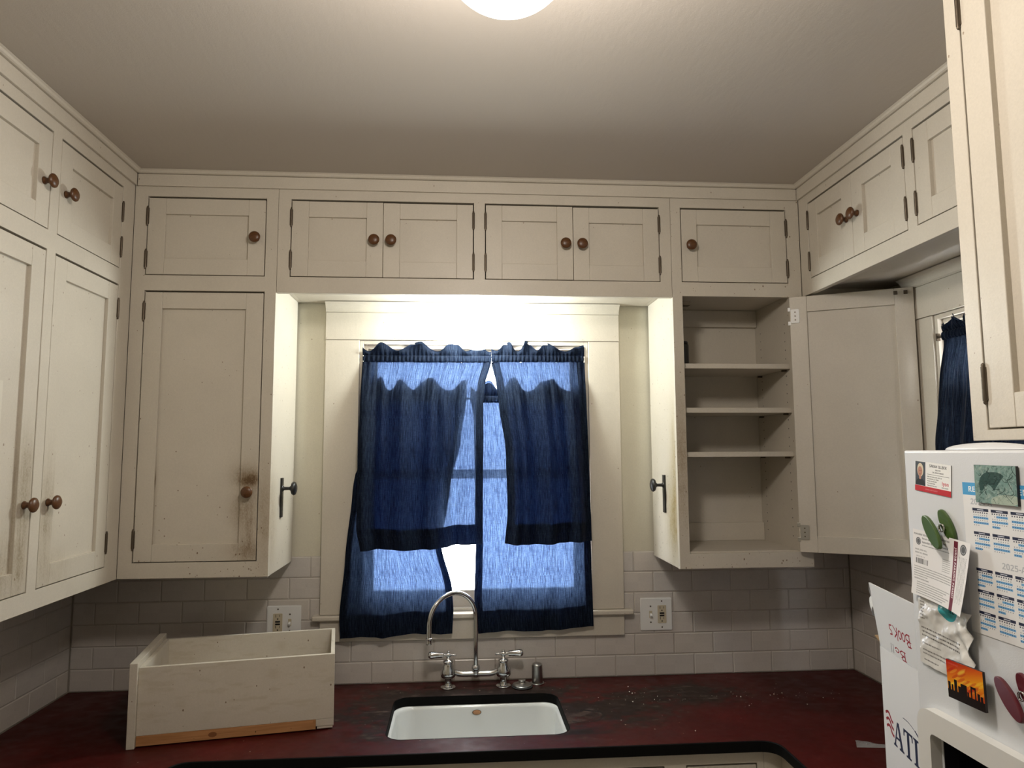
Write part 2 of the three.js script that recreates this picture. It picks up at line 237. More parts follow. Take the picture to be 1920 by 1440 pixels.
const cabR = cabinet('wall_cabinet', 'cream wall cabinet with its tall door open on bare shelves', [rx, FX.z], 0, rw, 0.323, BOT, TOPY, [oS, oT], {
  frameMat: paint(rightFrameTex), sideLMat: paint(moldTex), insetR: 0.024, lip: 0.038,
  inner: [B(0.018, rw - 0.042, 0.968, 0.986, -0.315, -0.0195, 0), B(0.018, rw - 0.042, 0.0565, 0.125, -0.314, -0.298, 0.001), B(0.018, rw - 0.042, 0.90, 0.967, -0.314, -0.298, 0.001)] });
hang(cabR, -1, oS, BOT, cream, { knobY: 2.502, hingeY: [2.425, 2.575] });
for (const [a, b] of [[2.062, 2.080], [1.903, 1.921], [1.746, 1.764]]) mesh('shelf', B(0.020, rw - 0.0425, a - BOT, b - BOT, -0.30, -0.028, 0.001), cream, cabR);
{
  const pins = []; for (const z of [-0.268, -0.062]) for (let k = 0; k < 25; k++) { const y = 0.10 + k * 0.032; if (y < 0.95) { const d = new THREE.CircleGeometry(0.0026, 8); d.rotateY(-Math.PI / 2); d.translate(rw - 0.0413, y, z); pins.push(d); } }
  const m = mesh('pin_holes', pins, dark, cabR); m.userData.kind = 'stuff';
  for (const y of [2.055, 1.896, 1.739]) for (const z of [-0.268, -0.062]) mesh('shelf_pin', B(rw - 0.058, rw - 0.0415, y - BOT, y + 0.0065 - BOT, z - 0.005, z + 0.005, 0.001), hingeMetal, cabR);
  const m2 = mesh('catch', B(0.045, 0.075, 0.93, 0.945, -0.06, -0.03, 0.001), hingeMetal, cabR);
}
{
  const d = hang(cabR, -1, oT, BOT, cream, { knobY: 1.64, turn: R(152), back: 0.0085, proud: 0.005 });
  const plateGeo = plate(0.028, 0.05, 0.0025, 0.005);
  for (const [y, m] of [[0.826, white], [0.068, steel]]) {
    const p = mesh('hinge_plate', [plateGeo.clone().rotateY(Math.PI).translate(-0.018, y, -0.0205), B(-0.004, 0.006, y - 0.032, y - 0.018, -0.022, -0.016, 0.001), B(-0.004, 0.006, y + 0.018, y + 0.032, -0.022, -0.016, 0.001)], m, d);
    mesh('screw', [-0.014, 0, 0.014].map((e) => cyl(0.0025, 0.002, 0.0015, 8).rotateX(Math.PI / 2).translate(-0.018, y + e, -0.0236)), hingeMetal, p);
  }
  mesh('catch_plate', [-0.335, -0.365].map((x) => B(x - 0.006, x + 0.006, 0.873, 0.886, -0.024, -0.0202, 0.001)), hingeMetal, d);
}
// black knobs on long plates, on the niche faces of both tall units
function plateKnob(parent, x, dir, y, z) {
  const p = mesh('plate_knob', lathe([[0, 0], [0.012, 0], [0.012, 0.004], [0.006, 0.008], [0.0055, 0.026], [0.010, 0.031], [0.021, 0.035], [0.0245, 0.041], [0.022, 0.047], [0.012, 0.051], [0, 0.052]], 24).rotateZ(-dir * Math.PI / 2), blackIron, parent);
  p.position.set(x + dir * 0.0035, y, z); mesh('back_plate', B(-0.0035, 0.0035, -0.10, 0.037, -0.011, 0.011, 0.001), blackIron, p).position.x = -dir * 0.0001; p.userData.label = 'black knob on a long iron plate';
}
plateKnob(cabL, uL - u0 - 0.0005, 1, 1.643 - BOT, 0.192 - FX.z);
plateKnob(cabR, 0, -1, 1.643 - BOT, 0.178 - FX.z);

// -- left run (faces +x): local x = z0 - world z
const lz = 1.62, LX = (z) => lz - z;
const dirtyA = tex(512, 1024, 0.3506, 0.8956, (x, y) => { let c = paintAt(x, y); const st = fbm(x * 260, y * 20, 3), a = (0.36 * Math.exp(-(((0.3506 - x - 0.028) / 0.035) ** 2)) * gauss(0, y, 0, 0.13, 1, 0.16) + 0.24 * gauss(0.3506 - x, y, 0.10, 0.06, 0.07, 0.09) + 0.22 * gauss(0.3506 - x, y, 0.028, 0.32, 0.03, 0.08)) * grain(x, y) * (0.4 + st); c = mixc(c, [0.46, 0.39, 0.26], clamp(a, 0, 0.7)); if (speck(x, y, 0.012, 0.02)) c = mixc(c, RUST, 0.4); return c; });
const dirtyB = tex(512, 1024, 0.3506, 0.8956, (x, y) => { let c = paintAt(x, y); const st = fbm(x * 260, y * 20, 3), a = (0.32 * Math.exp(-(((x - 0.028) / 0.03) ** 2)) * gauss(0, y, 0, 0.18, 1, 0.14) + 0.16 * gauss(x, y, 0.09, 0.04, 0.07, 0.05)) * grain(x, y) * (0.4 + st); c = mixc(c, [0.46, 0.39, 0.26], clamp(a, 0, 0.7)); if (speck(x, y, 0.012, 0.02)) c = mixc(c, RUST, 0.4); return c; });
const zB = [0.409, 0.766], zA = [0.806, 1.163], zE = [1.203, 1.56];
const op = (z, y) => [LX(z[1]), LX(z[0]), ...y];
const cabLL = cabinet('wall_cabinet', 'long cream cabinet run along the left wall with wooden knobs', [FX.l, lz], Math.PI / 2, lz - FX.z - 0.0005 + 0.0, FX.l - XL - 0.004, BOT, TOPY, [zB, zA, zE].flatMap((z) => [op(z, SM), op(z, TL)]), {});
hang(cabLL, -1, op(zB, SM), BOT, cream, { knobY: 2.495, hingeY: [2.442, 2.561] }); hang(cabLL, -1, op(zB, TL), BOT, paint(dirtyB), { knobY: 1.638, hingeY: [1.49, 2.237] });
hang(cabLL, 1, op(zA, SM), BOT, cream, { knobY: 2.495, hingeY: [2.442, 2.561] }); hang(cabLL, 1, op(zA, TL), BOT, paint(dirtyA), { knobY: 1.638, hingeY: [1.49, 2.237] });
hang(cabLL, -1, op(zE, SM), BOT, cream, { knobY: 2.495, hingeY: [2.442, 2.561] }); hang(cabLL, -1, op(zE, TL), BOT, cream, { knobY: 1.638, hingeY: [1.49, 2.237] });
// -- right run (faces -x): local x = world z - z0
const rz = FX.z + 0.0005, RX = (z) => z - rz, RZ1 = 1.565;
const SR = [2.373, 2.648], c1 = [RX(0.393), RX(0.933), ...SR], c2 = [RX(0.972), RX(1.512), ...SR];
const cabRR = cabinet('bridge_cabinet', 'short cream cabinets above the right-hand window', [FX.r, rz], -Math.PI / 2, RZ1 - rz, XR - FX.r - 0.004, 2.32, TOPY, [c1, c2], { lip: 0.03 });
for (const o of [c1, c2]) { const m = (o[0] + o[1]) / 2 + 0.004; hang(cabRR, 1, [o[0], m + G.s - 0.0008, ...SR], 2.32, cream, { knobY: 2.505, hingeY: [2.435, 2.585] }); hang(cabRR, -1, [m - G.s + 0.0008, o[1], ...SR], 2.32, cream, { knobY: 2.505, hingeY: [2.435, 2.585] }); }
// -- deep cabinet over the refrigerator
const dz = 1.57, DX = 0.60, DZ1 = 2.42;
const d1 = [0.035, 0.42, 1.80, 2.66], d2 = [0.43, 0.815, 1.80, 2.66];
const cabD = cabinet('deep_cabinet', 'deep cream cabinet above the refrigerator', [DX, dz], -Math.PI / 2, DZ1 - dz, XR - DX - 0.004, 1.782, TOPY, [d1, d2], { lip: 0.005 });
hang(cabD, 1, d1, 1.782, cream, { hingeY: [1.878, 2.55], recess: 0.011 }); hang(cabD, -1, d2, 1.782, cream, { hingeY: [1.878, 2.55], knobY: 1.9, recess: 0.011 });
crown('trim_1', FX.r - FX.l - 0.02, [FX.l + 0.0095, 0, FX.z], 0, 'crown moulding over the sink cabinets');
crown('trim_2', 1.25, [FX.l, 0, lz - 0.03], Math.PI / 2, 'crown moulding over the left cabinets');
crown('trim_3', RZ1 - rz - 0.01, [FX.r, 0, rz], -Math.PI / 2, 'crown moulding over the right cabinets');

// ---------------------------------------------------------------- base cabinets and countertop
const CX = { l: -1.09, r: 0.652, z: 0.622 };
const baseOpen = (a, b, c, d) => [a, b, c, d];
const bb0 = -1.06, bbW = 0.62 - bb0;
const bo = [[0.05, 0.50, 0.70, 0.838], [0.54, 0.94, 0.70, 0.838], [0.98, 0.317 - bb0, 0.70, 0.838], [0.383 - bb0, 0.60 - bb0, 0.70, 0.838]];
const bd = [[0.05, 0.50, 0.13, 0.66], [0.54, 0.94, 0.13, 0.66], [0.98, 0.317 - bb0, 0.13, 0.66], [0.383 - bb0, 0.60 - bb0, 0.13, 0.66]];
const baseB = cabinet('base_cabinet', 'cream base cabinet run under the kitchen sink', [bb0, 0.60], 0, bbW, 0.58, 0, 0.879, [...bo, ...bd], { lip: 0.09, top: false });
bo.forEach((o, i) => { const f = mesh('drawer_front', B(o[0] + G.s, o[1] - G.s, o[2] + G.b, o[3] - G.t, -0.02, -0.0005), cream, baseB); mesh('knob', knobGeo, knobWood, f).position.set((o[0] + o[1]) / 2, (o[2] + o[3]) / 2, 0); });
bd.forEach((o, i) => hang(baseB, i % 2 ? -1 : 1, o, 0, cream, { knobY: 0.6, hingeY: [0.2, 0.58] }));
for (const [p, q, r, t] of [[0.6205, 0.694, 0.675, 0.694], [-1.13, -1.0605, -1.13, -1.11]]) mesh('corner_filler', [B(p - bb0, q - bb0, 0.09, 0.879, -0.02, -0.001, 0.001), B(r - bb0, t - bb0, 0.09, 0.879, -0.0008, 0.0492, 0.001)], cream, baseB);
const baseL = cabinet('base_cabinet', 'cream base cabinets along the left wall', [-1.11, 1.55], Math.PI / 2, 0.90, 0.58, 0, 0.879, [[0.05, 0.43, 0.70, 0.838], [0.47, 0.85, 0.70, 0.838], [0.05, 0.43, 0.13, 0.66], [0.47, 0.85, 0.13, 0.66]], { lip: 0.09, top: false });
const baseR = cabinet('base_cabinet', 'cream base cabinets beside the refrigerator', [0.675, 0.65], -Math.PI / 2, 0.88, 0.575, 0, 0.879, [[0.05, 0.42, 0.70, 0.838], [0.46, 0.83, 0.70, 0.838], [0.05, 0.42, 0.13, 0.66], [0.46, 0.83, 0.13, 0.66]], { lip: 0.09, top: false });
for (const [c, w] of [[baseL, 0.43], [baseR, 0.42]]) for (const [a, b] of [[0.05, w], [w + 0.04, 2 * w - 0.01]]) {
  const f = mesh('drawer_front', B(a + G.s, b - G.s, 0.70 + G.b, 0.838 - G.t, -0.02, -0.0005), cream, c); mesh('knob', knobGeo, knobWood, f).position.set((a + b) / 2, 0.77, 0);
  hang(c, a < 0.1 ? 1 : -1, [a, b, 0.13, 0.66], 0, cream, { knobY: 0.6, hingeY: [0.2, 0.58] });
}
// countertop: U shape with the sink cut out
const SK = { x0: -0.515, x1: 0.055, z0: 0.158, z1: 0.525, r: 0.055 };
const counterTex = tex(2048, 1024, 2.96, 1.56, (x, z) => {
  const X = x + XL, Z = z; const n = fbm(X * 7 + 4, Z * 9, 5), f = fbm(X * 45, Z * 60, 4), s = fbm(X * 20 + 40, Z * 120, 3);
  let c = [0.255 + 0.10 * (n - 0.5), 0.035 + 0.04 * (f - 0.5), 0.022 + 0.03 * (f - 0.5)];
  // worn, blackened linoleum round the sink and on the drainboard side
  const d = Math.max(Math.max(SK.x0 - X, X - SK.x1, 0), Math.max(SK.z0 - Z, Z - SK.z1, 0) * 1.3);
  let w = Math.exp(-d / 0.10) * (Z < 0.53 ? 1 : 0.35); w = Math.max(w, 0.95 * gauss(X, Z, 0.22, 0.32, 0.20, 0.16), 0.7 * gauss(X, Z, -0.6, 0.3, 0.12, 0.2), 0.75 * gauss(X, Z, 0.5, 0.2, 0.25, 0.12));
  w = clamp(w * 2.3 * smooth(0.28, 0.66, n * 0.55 + f * 0.45));
  c = mixc(c, [0.105, 0.068, 0.05], w * 0.92);
  const fine = noise(X * 700, Z * 700) - 0.5; c = [c[0] + 0.05 * fine, c[1] + 0.03 * fine, c[2] + 0.025 * fine]; const g = smooth(0.55, 0.78, s * 0.5 + f * 0.5) * clamp(w * 1.2); c = mixc(c, [0.34, 0.29, 0.26], g * 0.75);
  const ring = Math.abs(Math.hypot((X - 0.11) / 0.075, (Z - 0.385) / 0.05) - 1 - 0.25 * (noise(X * 40, Z * 40) - 0.5)); if (ring < 0.06 && X > 0.07) c = mixc(c, [0.05, 0.03, 0.03], 0.8); else if (ring < 0.9 && Math.hypot((X - 0.11) / 0.075, (Z - 0.385) / 0.05) < 1) c = mixc(c, [0.36, 0.30, 0.27], 0.45 * smooth(0.35, 0.6, f));
  if (speck(X + 5, Z, 0.02, 0.035, 3) && d < 0.7) c = [0.62, 0.56, 0.5];
  if (Z > 0.53 && Z < 0.6 && X < -0.3 && X > -0.46 && speck(X + 5, Z, 0.016, 0.4, 8)) c = [0.20, 0.02, 0.015];
  return c;
});
const counterRough = tex(512, 256, 2.96, 1.56, (x, z) => { const v = 0.34 + 0.36 * fbm(x * 30, z * 40, 4); return [v, v, v]; }, false);
const counterMat = MP({ map: counterTex, roughnessMap: counterRough, roughness: 1, specularIntensity: 0.55 });
function rr(path, x0, x1, z0, z1, r) { path.moveTo(x0 + r, z0); path.lineTo(x1 - r, z0); path.absarc(x1 - r, z0 + r, r, -Math.PI / 2, 0); path.lineTo(x1, z1 - r); path.absarc(x1 - r, z1 - r, r, 0, Math.PI / 2); path.lineTo(x0 + r, z1); path.absarc(x0 + r, z1 - r, r, Math.PI / 2, Math.PI); path.lineTo(x0, z0 + r); path.absarc(x0 + r, z0 + r, r, Math.PI, 1.5 * Math.PI); return path; }
const worktop = thing('countertop', 'dark red worn linoleum countertop with a black edge', 'countertop', [XL, 0.88, 0]);
{
  const q = 0.06, zl = 1.55, a = CX.l - XL, b = CX.r - XL, e = XR - XL - 0.003, f = 0.003;
  const s = new THREE.Shape(); s.moveTo(f, f); s.lineTo(e, f); s.lineTo(e, zl - 0.02); s.lineTo(b, zl - 0.02); s.lineTo(b, CX.z + q); s.quadraticCurveTo(b, CX.z, b - q, CX.z); s.lineTo(a + q, CX.z); s.quadraticCurveTo(a, CX.z, a, CX.z + q); s.lineTo(a, zl); s.lineTo(f, zl);
  s.holes.push(rr(new THREE.Path(), SK.x0 - XL, SK.x1 - XL, SK.z0, SK.z1, SK.r));
  const g = new THREE.ExtrudeGeometry(s, { depth: 0.03, bevelEnabled: false, curveSegments: 10 }); g.rotateX(Math.PI / 2); g.translate(0, 0.03, 0);
  mesh('top', g, counterMat, worktop);
  // black strip along the front edge: sweep of a thin section
  const pts = []; const add = (x, z) => pts.push([x, z]); add(a, zl); for (let k = 0; k <= 10; k++) { const t = k / 10; add(lerp(lerp(a, a, t), lerp(a, a + q, t), t), lerp(lerp(CX.z + q, CX.z, t), CX.z, t)); } for (let k = 0; k <= 10; k++) { const t = k / 10; add(lerp(lerp(b - q, b, t), b, t), lerp(CX.z, lerp(CX.z, CX.z + q, t), t)); } add(b, zl - 0.02);
  const P = [], N = pts.length, off = (k, o) => { const A = pts[Math.max(0, k - 1)], C = pts[Math.min(N - 1, k + 1)], dx = C[0] - A[0], dz = C[1] - A[1], l = Math.hypot(dx, dz) || 1; return [pts[k][0] - dz / l * o, pts[k][1] + dx / l * o]; };
  // outward of the counter is to the left of the path direction turned towards the room
  const sec = [[0.0003, -0.001], [0.0003, 0.0306], [0.0035, 0.0306], [0.005, 0.029], [0.005, 0.001], [0.0035, -0.001]];
  const at = (k, j) => { const [o, y] = sec[j], p = off(k, -o), p2 = off(k, o); const t = p2; return [t[0], y, t[1]]; };
  for (let k = 0; k < N - 1; k++) for (let j = 0; j < sec.length; j++) { const i = (j + 1) % sec.length; const A = at(k, j), Bq = at(k + 1, j), C = at(k + 1, i), D = at(k, i); P.push(...A, ...Bq, ...C, ...A, ...C, ...D); }
  const eg = new THREE.BufferGeometry(); eg.setAttribute('position', new THREE.Float32BufferAttribute(P, 3)); eg.computeVertexNormals();
  mesh('edge_band', eg, MP({ color: rgb(0.004, 0.004, 0.004), roughness: 0.55, specularIntensity: 0.2, side: THREE.DoubleSide }), worktop).userData.label = 'black edge strip';
  const hole = new THREE.Shape(); rr(hole, SK.x0 - XL - 0.0005, SK.x1 - XL + 0.0005, SK.z0 - 0.0005, SK.z1 + 0.0005, SK.r); hole.holes.push(rr(new THREE.Path(), SK.x0 - XL + 0.002, SK.x1 - XL - 0.002, SK.z0 + 0.002, SK.z1 - 0.002, SK.r - 0.002));
  const hg = new THREE.ExtrudeGeometry(hole, { depth: 0.0298, bevelEnabled: false, curveSegments: 10 }); hg.rotateX(Math.PI / 2); hg.translate(0, 0.0302, 0); mesh('cutout_edge', hg, MP({ color: rgb(0.004, 0.004, 0.004), roughness: 0.7, specularIntensity: 0.15 }), worktop);
}
// sink
const sink = thing('kitchen_sink', 'white enamel undermount sink set into the countertop', 'sink', [-0.23, 0.68, 0.34]);
{
  const enamel = M({ color: rgb(0.68, 0.70, 0.69), roughness: 0.12 });
  const ring = (x0, x1, z0, z1, r, y, n = 10) => { const out = []; for (const [cx, cz, a0] of [[x1 - r, z0 + r, -90], [x1 - r, z1 - r, 0], [x0 + r, z1 - r, 90], [x0 + r, z0 + r, 180]]) for (let k = 0; k <= n; k++) { const a = R(a0 + 90 * k / n); out.push([cx + r * Math.cos(a) + 0.23, y - 0.68, cz + r * Math.sin(a) - 0.34]); } return out; };
  const S = (e, y, r) => ring(SK.x0 + e, SK.x1 - e, SK.z0 + e, SK.z1 - e, r, y);
  const rings = [S(-0.022, 0.8795, 0.075), S(0.000, 0.8795, 0.06), S(0.006, 0.876, 0.06), S(0.010, 0.866, 0.06), S(0.018, 0.76, 0.065), S(0.026, 0.715, 0.07), S(0.05, 0.698, 0.07), S(0.13, 0.692, 0.04)];
  const outer = [S(-0.022, 0.8795, 0.075), S(-0.022, 0.866, 0.075), S(-0.004, 0.862, 0.065), S(0.006, 0.76, 0.065), S(0.018, 0.69, 0.07), S(0.13, 0.681, 0.04)];
  const skin = (rs, flip, close) => { const P = [], I = [], n = rs[0].length; rs.forEach((q) => q.forEach((p) => P.push(...p))); for (let k = 0; k < rs.length - 1; k++) for (let j = 0; j < n; j++) { const a = k * n + j, b = k * n + (j + 1) % n, c = a + n, d = b + n; flip ? I.push(a, c, b, b, c, d) : I.push(a, b, c, b, d, c); } const m = P.length / 3, L = rs[rs.length - 1], cy = L[0][1]; P.push(0, cy - (flip ? 0 : 0.002), 0); for (let j = 0; j < n; j++) { const a = (rs.length - 1) * n + j, b = (rs.length - 1) * n + (j + 1) % n; flip ? I.push(a, m, b) : I.push(a, b, m); } const g = new THREE.BufferGeometry(); g.setAttribute('position', new THREE.Float32BufferAttribute(P, 3)); g.setIndex(I); g.computeVertexNormals(); return g; };
  mesh('basin', [skin(rings, false), skin(outer, true)], enamel, sink);
  const dr = mesh('drain', lathe([[0, 0.002], [0.03, 0.002], [0.036, 0.005], [0.044, 0.006], [0.045, 0.001], [0.045, 0]], 28), steel, sink); dr.position.set(0, 0.0115, 0);
  const bg = new THREE.SphereGeometry(1, 20, 10); bg.scale(0.0145, 0.008, 0.0022); const badge = mesh('badge', bg, M({ color: rgb(0.42, 0.21, 0.10), roughness: 0.4 }), sink); badge.position.set(0.002, 0.856 - 0.68, SK.z0 + 0.0125 - 0.34); badge.rotation.x = -0.08; badge.userData.label = 'small oval copper-coloured maker mark';
  mesh('badge_rim', new THREE.TorusGeometry(1, 0.1, 6, 28).scale(0.0145, 0.008, 0.008), dark, badge);
}
// faucet
const faucet = thing('bridge_faucet', 'chrome bridge faucet with gooseneck spout and two lever handles', 'faucet', [-0.229, CT + 0.001, 0.068]);
{
  for (const s of [-1, 1]) {
    const x = s * 0.1016;
    const v = mesh('valve_body', [lathe([[0, 0], [0.0275, 0], [0.0275, 0.002], [0.024, 0.004], [0.0125, 0.006], [0.0125, 0.033], [0.018, 0.033], [0.026, 0.038], [0.0285, 0.046], [0.0265, 0.060], [0.019, 0.080], [0.016, 0.086], [0.019, 0.088], [0.019, 0.093], [0.012, 0.097], [0.0065, 0.100], [0.006, 0.108], [0, 0.108]], 28)], chrome, faucet); v.position.x = x;
    const hnd = mesh('lever_handle', [lathe([[0, -0.030], [0.004, -0.0295], [0.0048, -0.026], [0.0032, -0.023], [0.003, -0.012], [0.006, -0.009], [0.0085, 0], [0.006, 0.009], [0.0045, 0.013], [0.006, 0.016], [0.0095, 0.020], [0.0115, 0.045], [0.0135, 0.062], [0.0115, 0.070], [0.006, 0.074], [0, 0.075]], 20).rotateZ(-s * Math.PI / 2), cyl(0.006, 0.007, 0.012, 14).translate(0, -0.008, 0), new THREE.SphereGeometry(0.0055, 12, 8).translate(0, 0.010, 0)], chrome, faucet); hnd.position.set(x, 0.114, 0); hnd.rotation.y = s * -0.05; hnd.rotation.z = s * 0.03;
  }
  mesh('bridge', [tube([[-0.094, 0.062, 0], [-0.078, 0.052, 0], [-0.055, 0.046, 0], [0, 0.0455, 0], [0.055, 0.046, 0], [0.078, 0.052, 0], [0.094, 0.062, 0]], 0.0105, 40, 14), lathe([[0, 0.032], [0.009, 0.034], [0.013, 0.040], [0.013, 0.052], [0.0105, 0.056], [0.0145, 0.059], [0.0155, 0.066], [0.0145, 0.074], [0.0105, 0.077], [0, 0.078]], 24)], chrome, faucet);
  const r = 0.1, a = R(33), ux = -Math.cos(a), uz = Math.sin(a), top = 0.246, pts = [[0, 0.06, 0], [0, 0.15, 0]];
  for (let k = 0; k <= 16; k++) { const t = Math.PI * k / 16, d = r * (1 - Math.cos(t)); pts.push([ux * d, top + r * Math.sin(t), uz * d]); }
  pts.push([ux * 2 * r, top - 0.02, uz * 2 * r], [ux * 2 * r, top - 0.045, uz * 2 * r]);
  const sp = mesh('spout', tube(pts, 0.0085, 120, 16), chrome, faucet);
  mesh('aerator', lathe([[0.005, 0], [0.0105, 0], [0.0105, 0.003], [0.0098, 0.004], [0.0098, 0.016], [0.0108, 0.018], [0.0108, 0.021], [0.0088, 0.022]], 20), chrome, sp).position.set(ux * 2 * r, top - 0.064, uz * 2 * r);
}
const gap = thing('air_gap', 'small worn steel air-gap cap behind the sink', 'air gap', [0.0, CT + 0.0005, 0.05]);
mesh('cap', lathe([[0, 0.072], [0.014, 0.0715], [0.0185, 0.069], [0.0205, 0.064], [0.0205, 0.006], [0.0212, 0.004]], 28), wornSteel, gap); mesh('flange', lathe([[0.0212, 0.003], [0.026, 0.0025], [0.0265, 0], [0, 0]], 28), wornSteel, gap);
const hole = thing('sink_hole_cover', 'flat round metal deck-hole cover beside the faucet', 'cover', [-0.060, CT + 0.0005, 0.086]);
mesh('rubber_ring', lathe([[0, 0], [0.038, 0], [0.039, 0.003], [0.037, 0.006], [0, 0.006]], 30), M({ color: rgb(0.02, 0.02, 0.02), roughness: 0.6 }), hole); mesh('cover_disc', lathe([[0.0, 0.0062], [0.036, 0.0062], [0.035, 0.009], [0.028, 0.0115], [0.012, 0.0125], [0.012, 0.020], [0.0135, 0.022], [0.0125, 0.025], [0, 0.0255]], 30), wornSteel, hole);

// ---------------------------------------------------------------- lamps
function lampLight(L, parent, name) { const p = new THREE.PointLight(L.color, L.power, 0, 2); p.position.set(...L.at); p.castShadow = true; p.shadow.radius = L.r * 0.8 / 0.02; p.name = name; scene.add(p); return p; }
const glowMat = (L) => M({ color: rgb(0.8, 0.8, 0.78), emissive: L.color.clone(), emissiveIntensity: L.glow, roughness: 0.3 });
{
  const L = CEILING_LAMP, t = thing('ceiling_light', 'glowing white glass globe hanging at the ceiling', 'light', L.at);
  const pts = []; for (let k = 0; k <= 24; k++) { const a = -Math.PI / 2 + k / 24 * (Math.PI / 2 + 0.9); pts.push([L.r * Math.cos(a), L.r * 0.96 * Math.sin(a)]); } pts.push([0.05, 0.092], [0.045, 0.1]);
  mesh('globe', lathe(pts, 40), glowMat(L), t); mesh('fitter', lathe([[0.045, 0.094], [0.058, 0.097], [0.056, 0.112], [0.030, 0.122], [0.012, 0.130], [0.012, 0.172], [0.055, 0.180], [0.062, 0.194], [0, 0.194]], 36), white, t); lampLight(L, t, 'ceiling_lamp');
}
{
  const L = NICHE_LAMP, t = thing('globe_lamp', 'bright bare globe lamp on a white porcelain base above the curtains', 'light', [L.at[0], 2.3495, L.at[2]]);
  const y0 = L.at[1] - 2.3495;
  mesh('porcelain_base', lathe([[0, -0.0005], [0.076, -0.0005], [0.076, -0.006], [0.070, -0.011], [0.062, -0.013], [0.056, -0.020], [0.054, -0.032], [0.053, -0.034], [0, -0.034]], 40), white, t);
  mesh('metal_ring', lathe([[0.05, -0.0345], [0.052, -0.036], [0.0505, -0.039], [0.047, -0.042], [0.040, -0.044], [0, -0.044]], 36), steel, t);
  const pts = []; for (let k = 0; k <= 26; k++) { const a = -Math.PI / 2 + k / 26 * (Math.PI / 2 + 1.0); pts.push([L.r * Math.cos(a), y0 + L.r * Math.sin(a)]); } pts.push([0.042, -0.040], [0.042, -0.036]);
  mesh('globe', lathe(pts, 40), glowMat(L), t); lampLight(L, t, 'niche_lamp');
}

// ---------------------------------------------------------------- curtains
const weave = tex(512, 512, 0.22, 0.22, (x, y) => { const s = fbm(x * 800, y * 50, 3), h = fbm(x * 60, y * 900, 2), n = noise(x * 1900, y * 1900); let v = 0.6 + 0.8 * (s - 0.5) + 0.14 * (h - 0.5) + 0.3 * (n - 0.5); v = clamp(v, 0.2, 1); const q = smooth(0.6, 1, v) * 0.15; return [clamp(v * 0.95 + q), clamp(v + q * 0.6), clamp(v * 0.93 + 0.07)]; });
const cloth = MP({ color: rgb(0.062, 0.092, 0.172), map: weave, roughness: 0.72, transmission: 0.74, thickness: 0, ior: 1.3, specularIntensity: 0.15, side: THREE.DoubleSide });
const interp = (tb, y) => { if (y >= tb[0][0]) return tb[0][1]; for (let k = 1; k < tb.length; k++) if (y >= tb[k][0]) return lerp(tb[k][1], tb[k - 1][1], smooth(0, 1, (y - tb[k][0]) / (tb[k - 1][0] - tb[k][0])) * 0.5 + 0.5 * (y - tb[k][0]) / (tb[k - 1][0] - tb[k][0])); return tb[tb.length - 1][1]; };
function sheet(n, m, P, s0, s1, t0, t1, w, h) {
  const p = [], uv = [], I = []; for (let j = 0; j <= m; j++) for (let i = 0; i <= n; i++) { const s = lerp(s0, s1, i / n), t = lerp(t0, t1, j / m); p.push(...P(s, t)); uv.push(s * w, -t * h); }
  for (let j = 0; j < m; j++) for (let i = 0; i < n; i++) { const a = j * (n + 1) + i, b = a + 1, c = a + n + 1, d = c + 1; I.push(a, c, b, b, c, d); }
  const g = new THREE.BufferGeometry(); g.setAttribute('position', new THREE.Float32BufferAttribute(p, 3)); g.setAttribute('uv', new THREE.Float32BufferAttribute(uv, 2)); g.setIndex(I); g.computeVertexNormals(); return g;
}
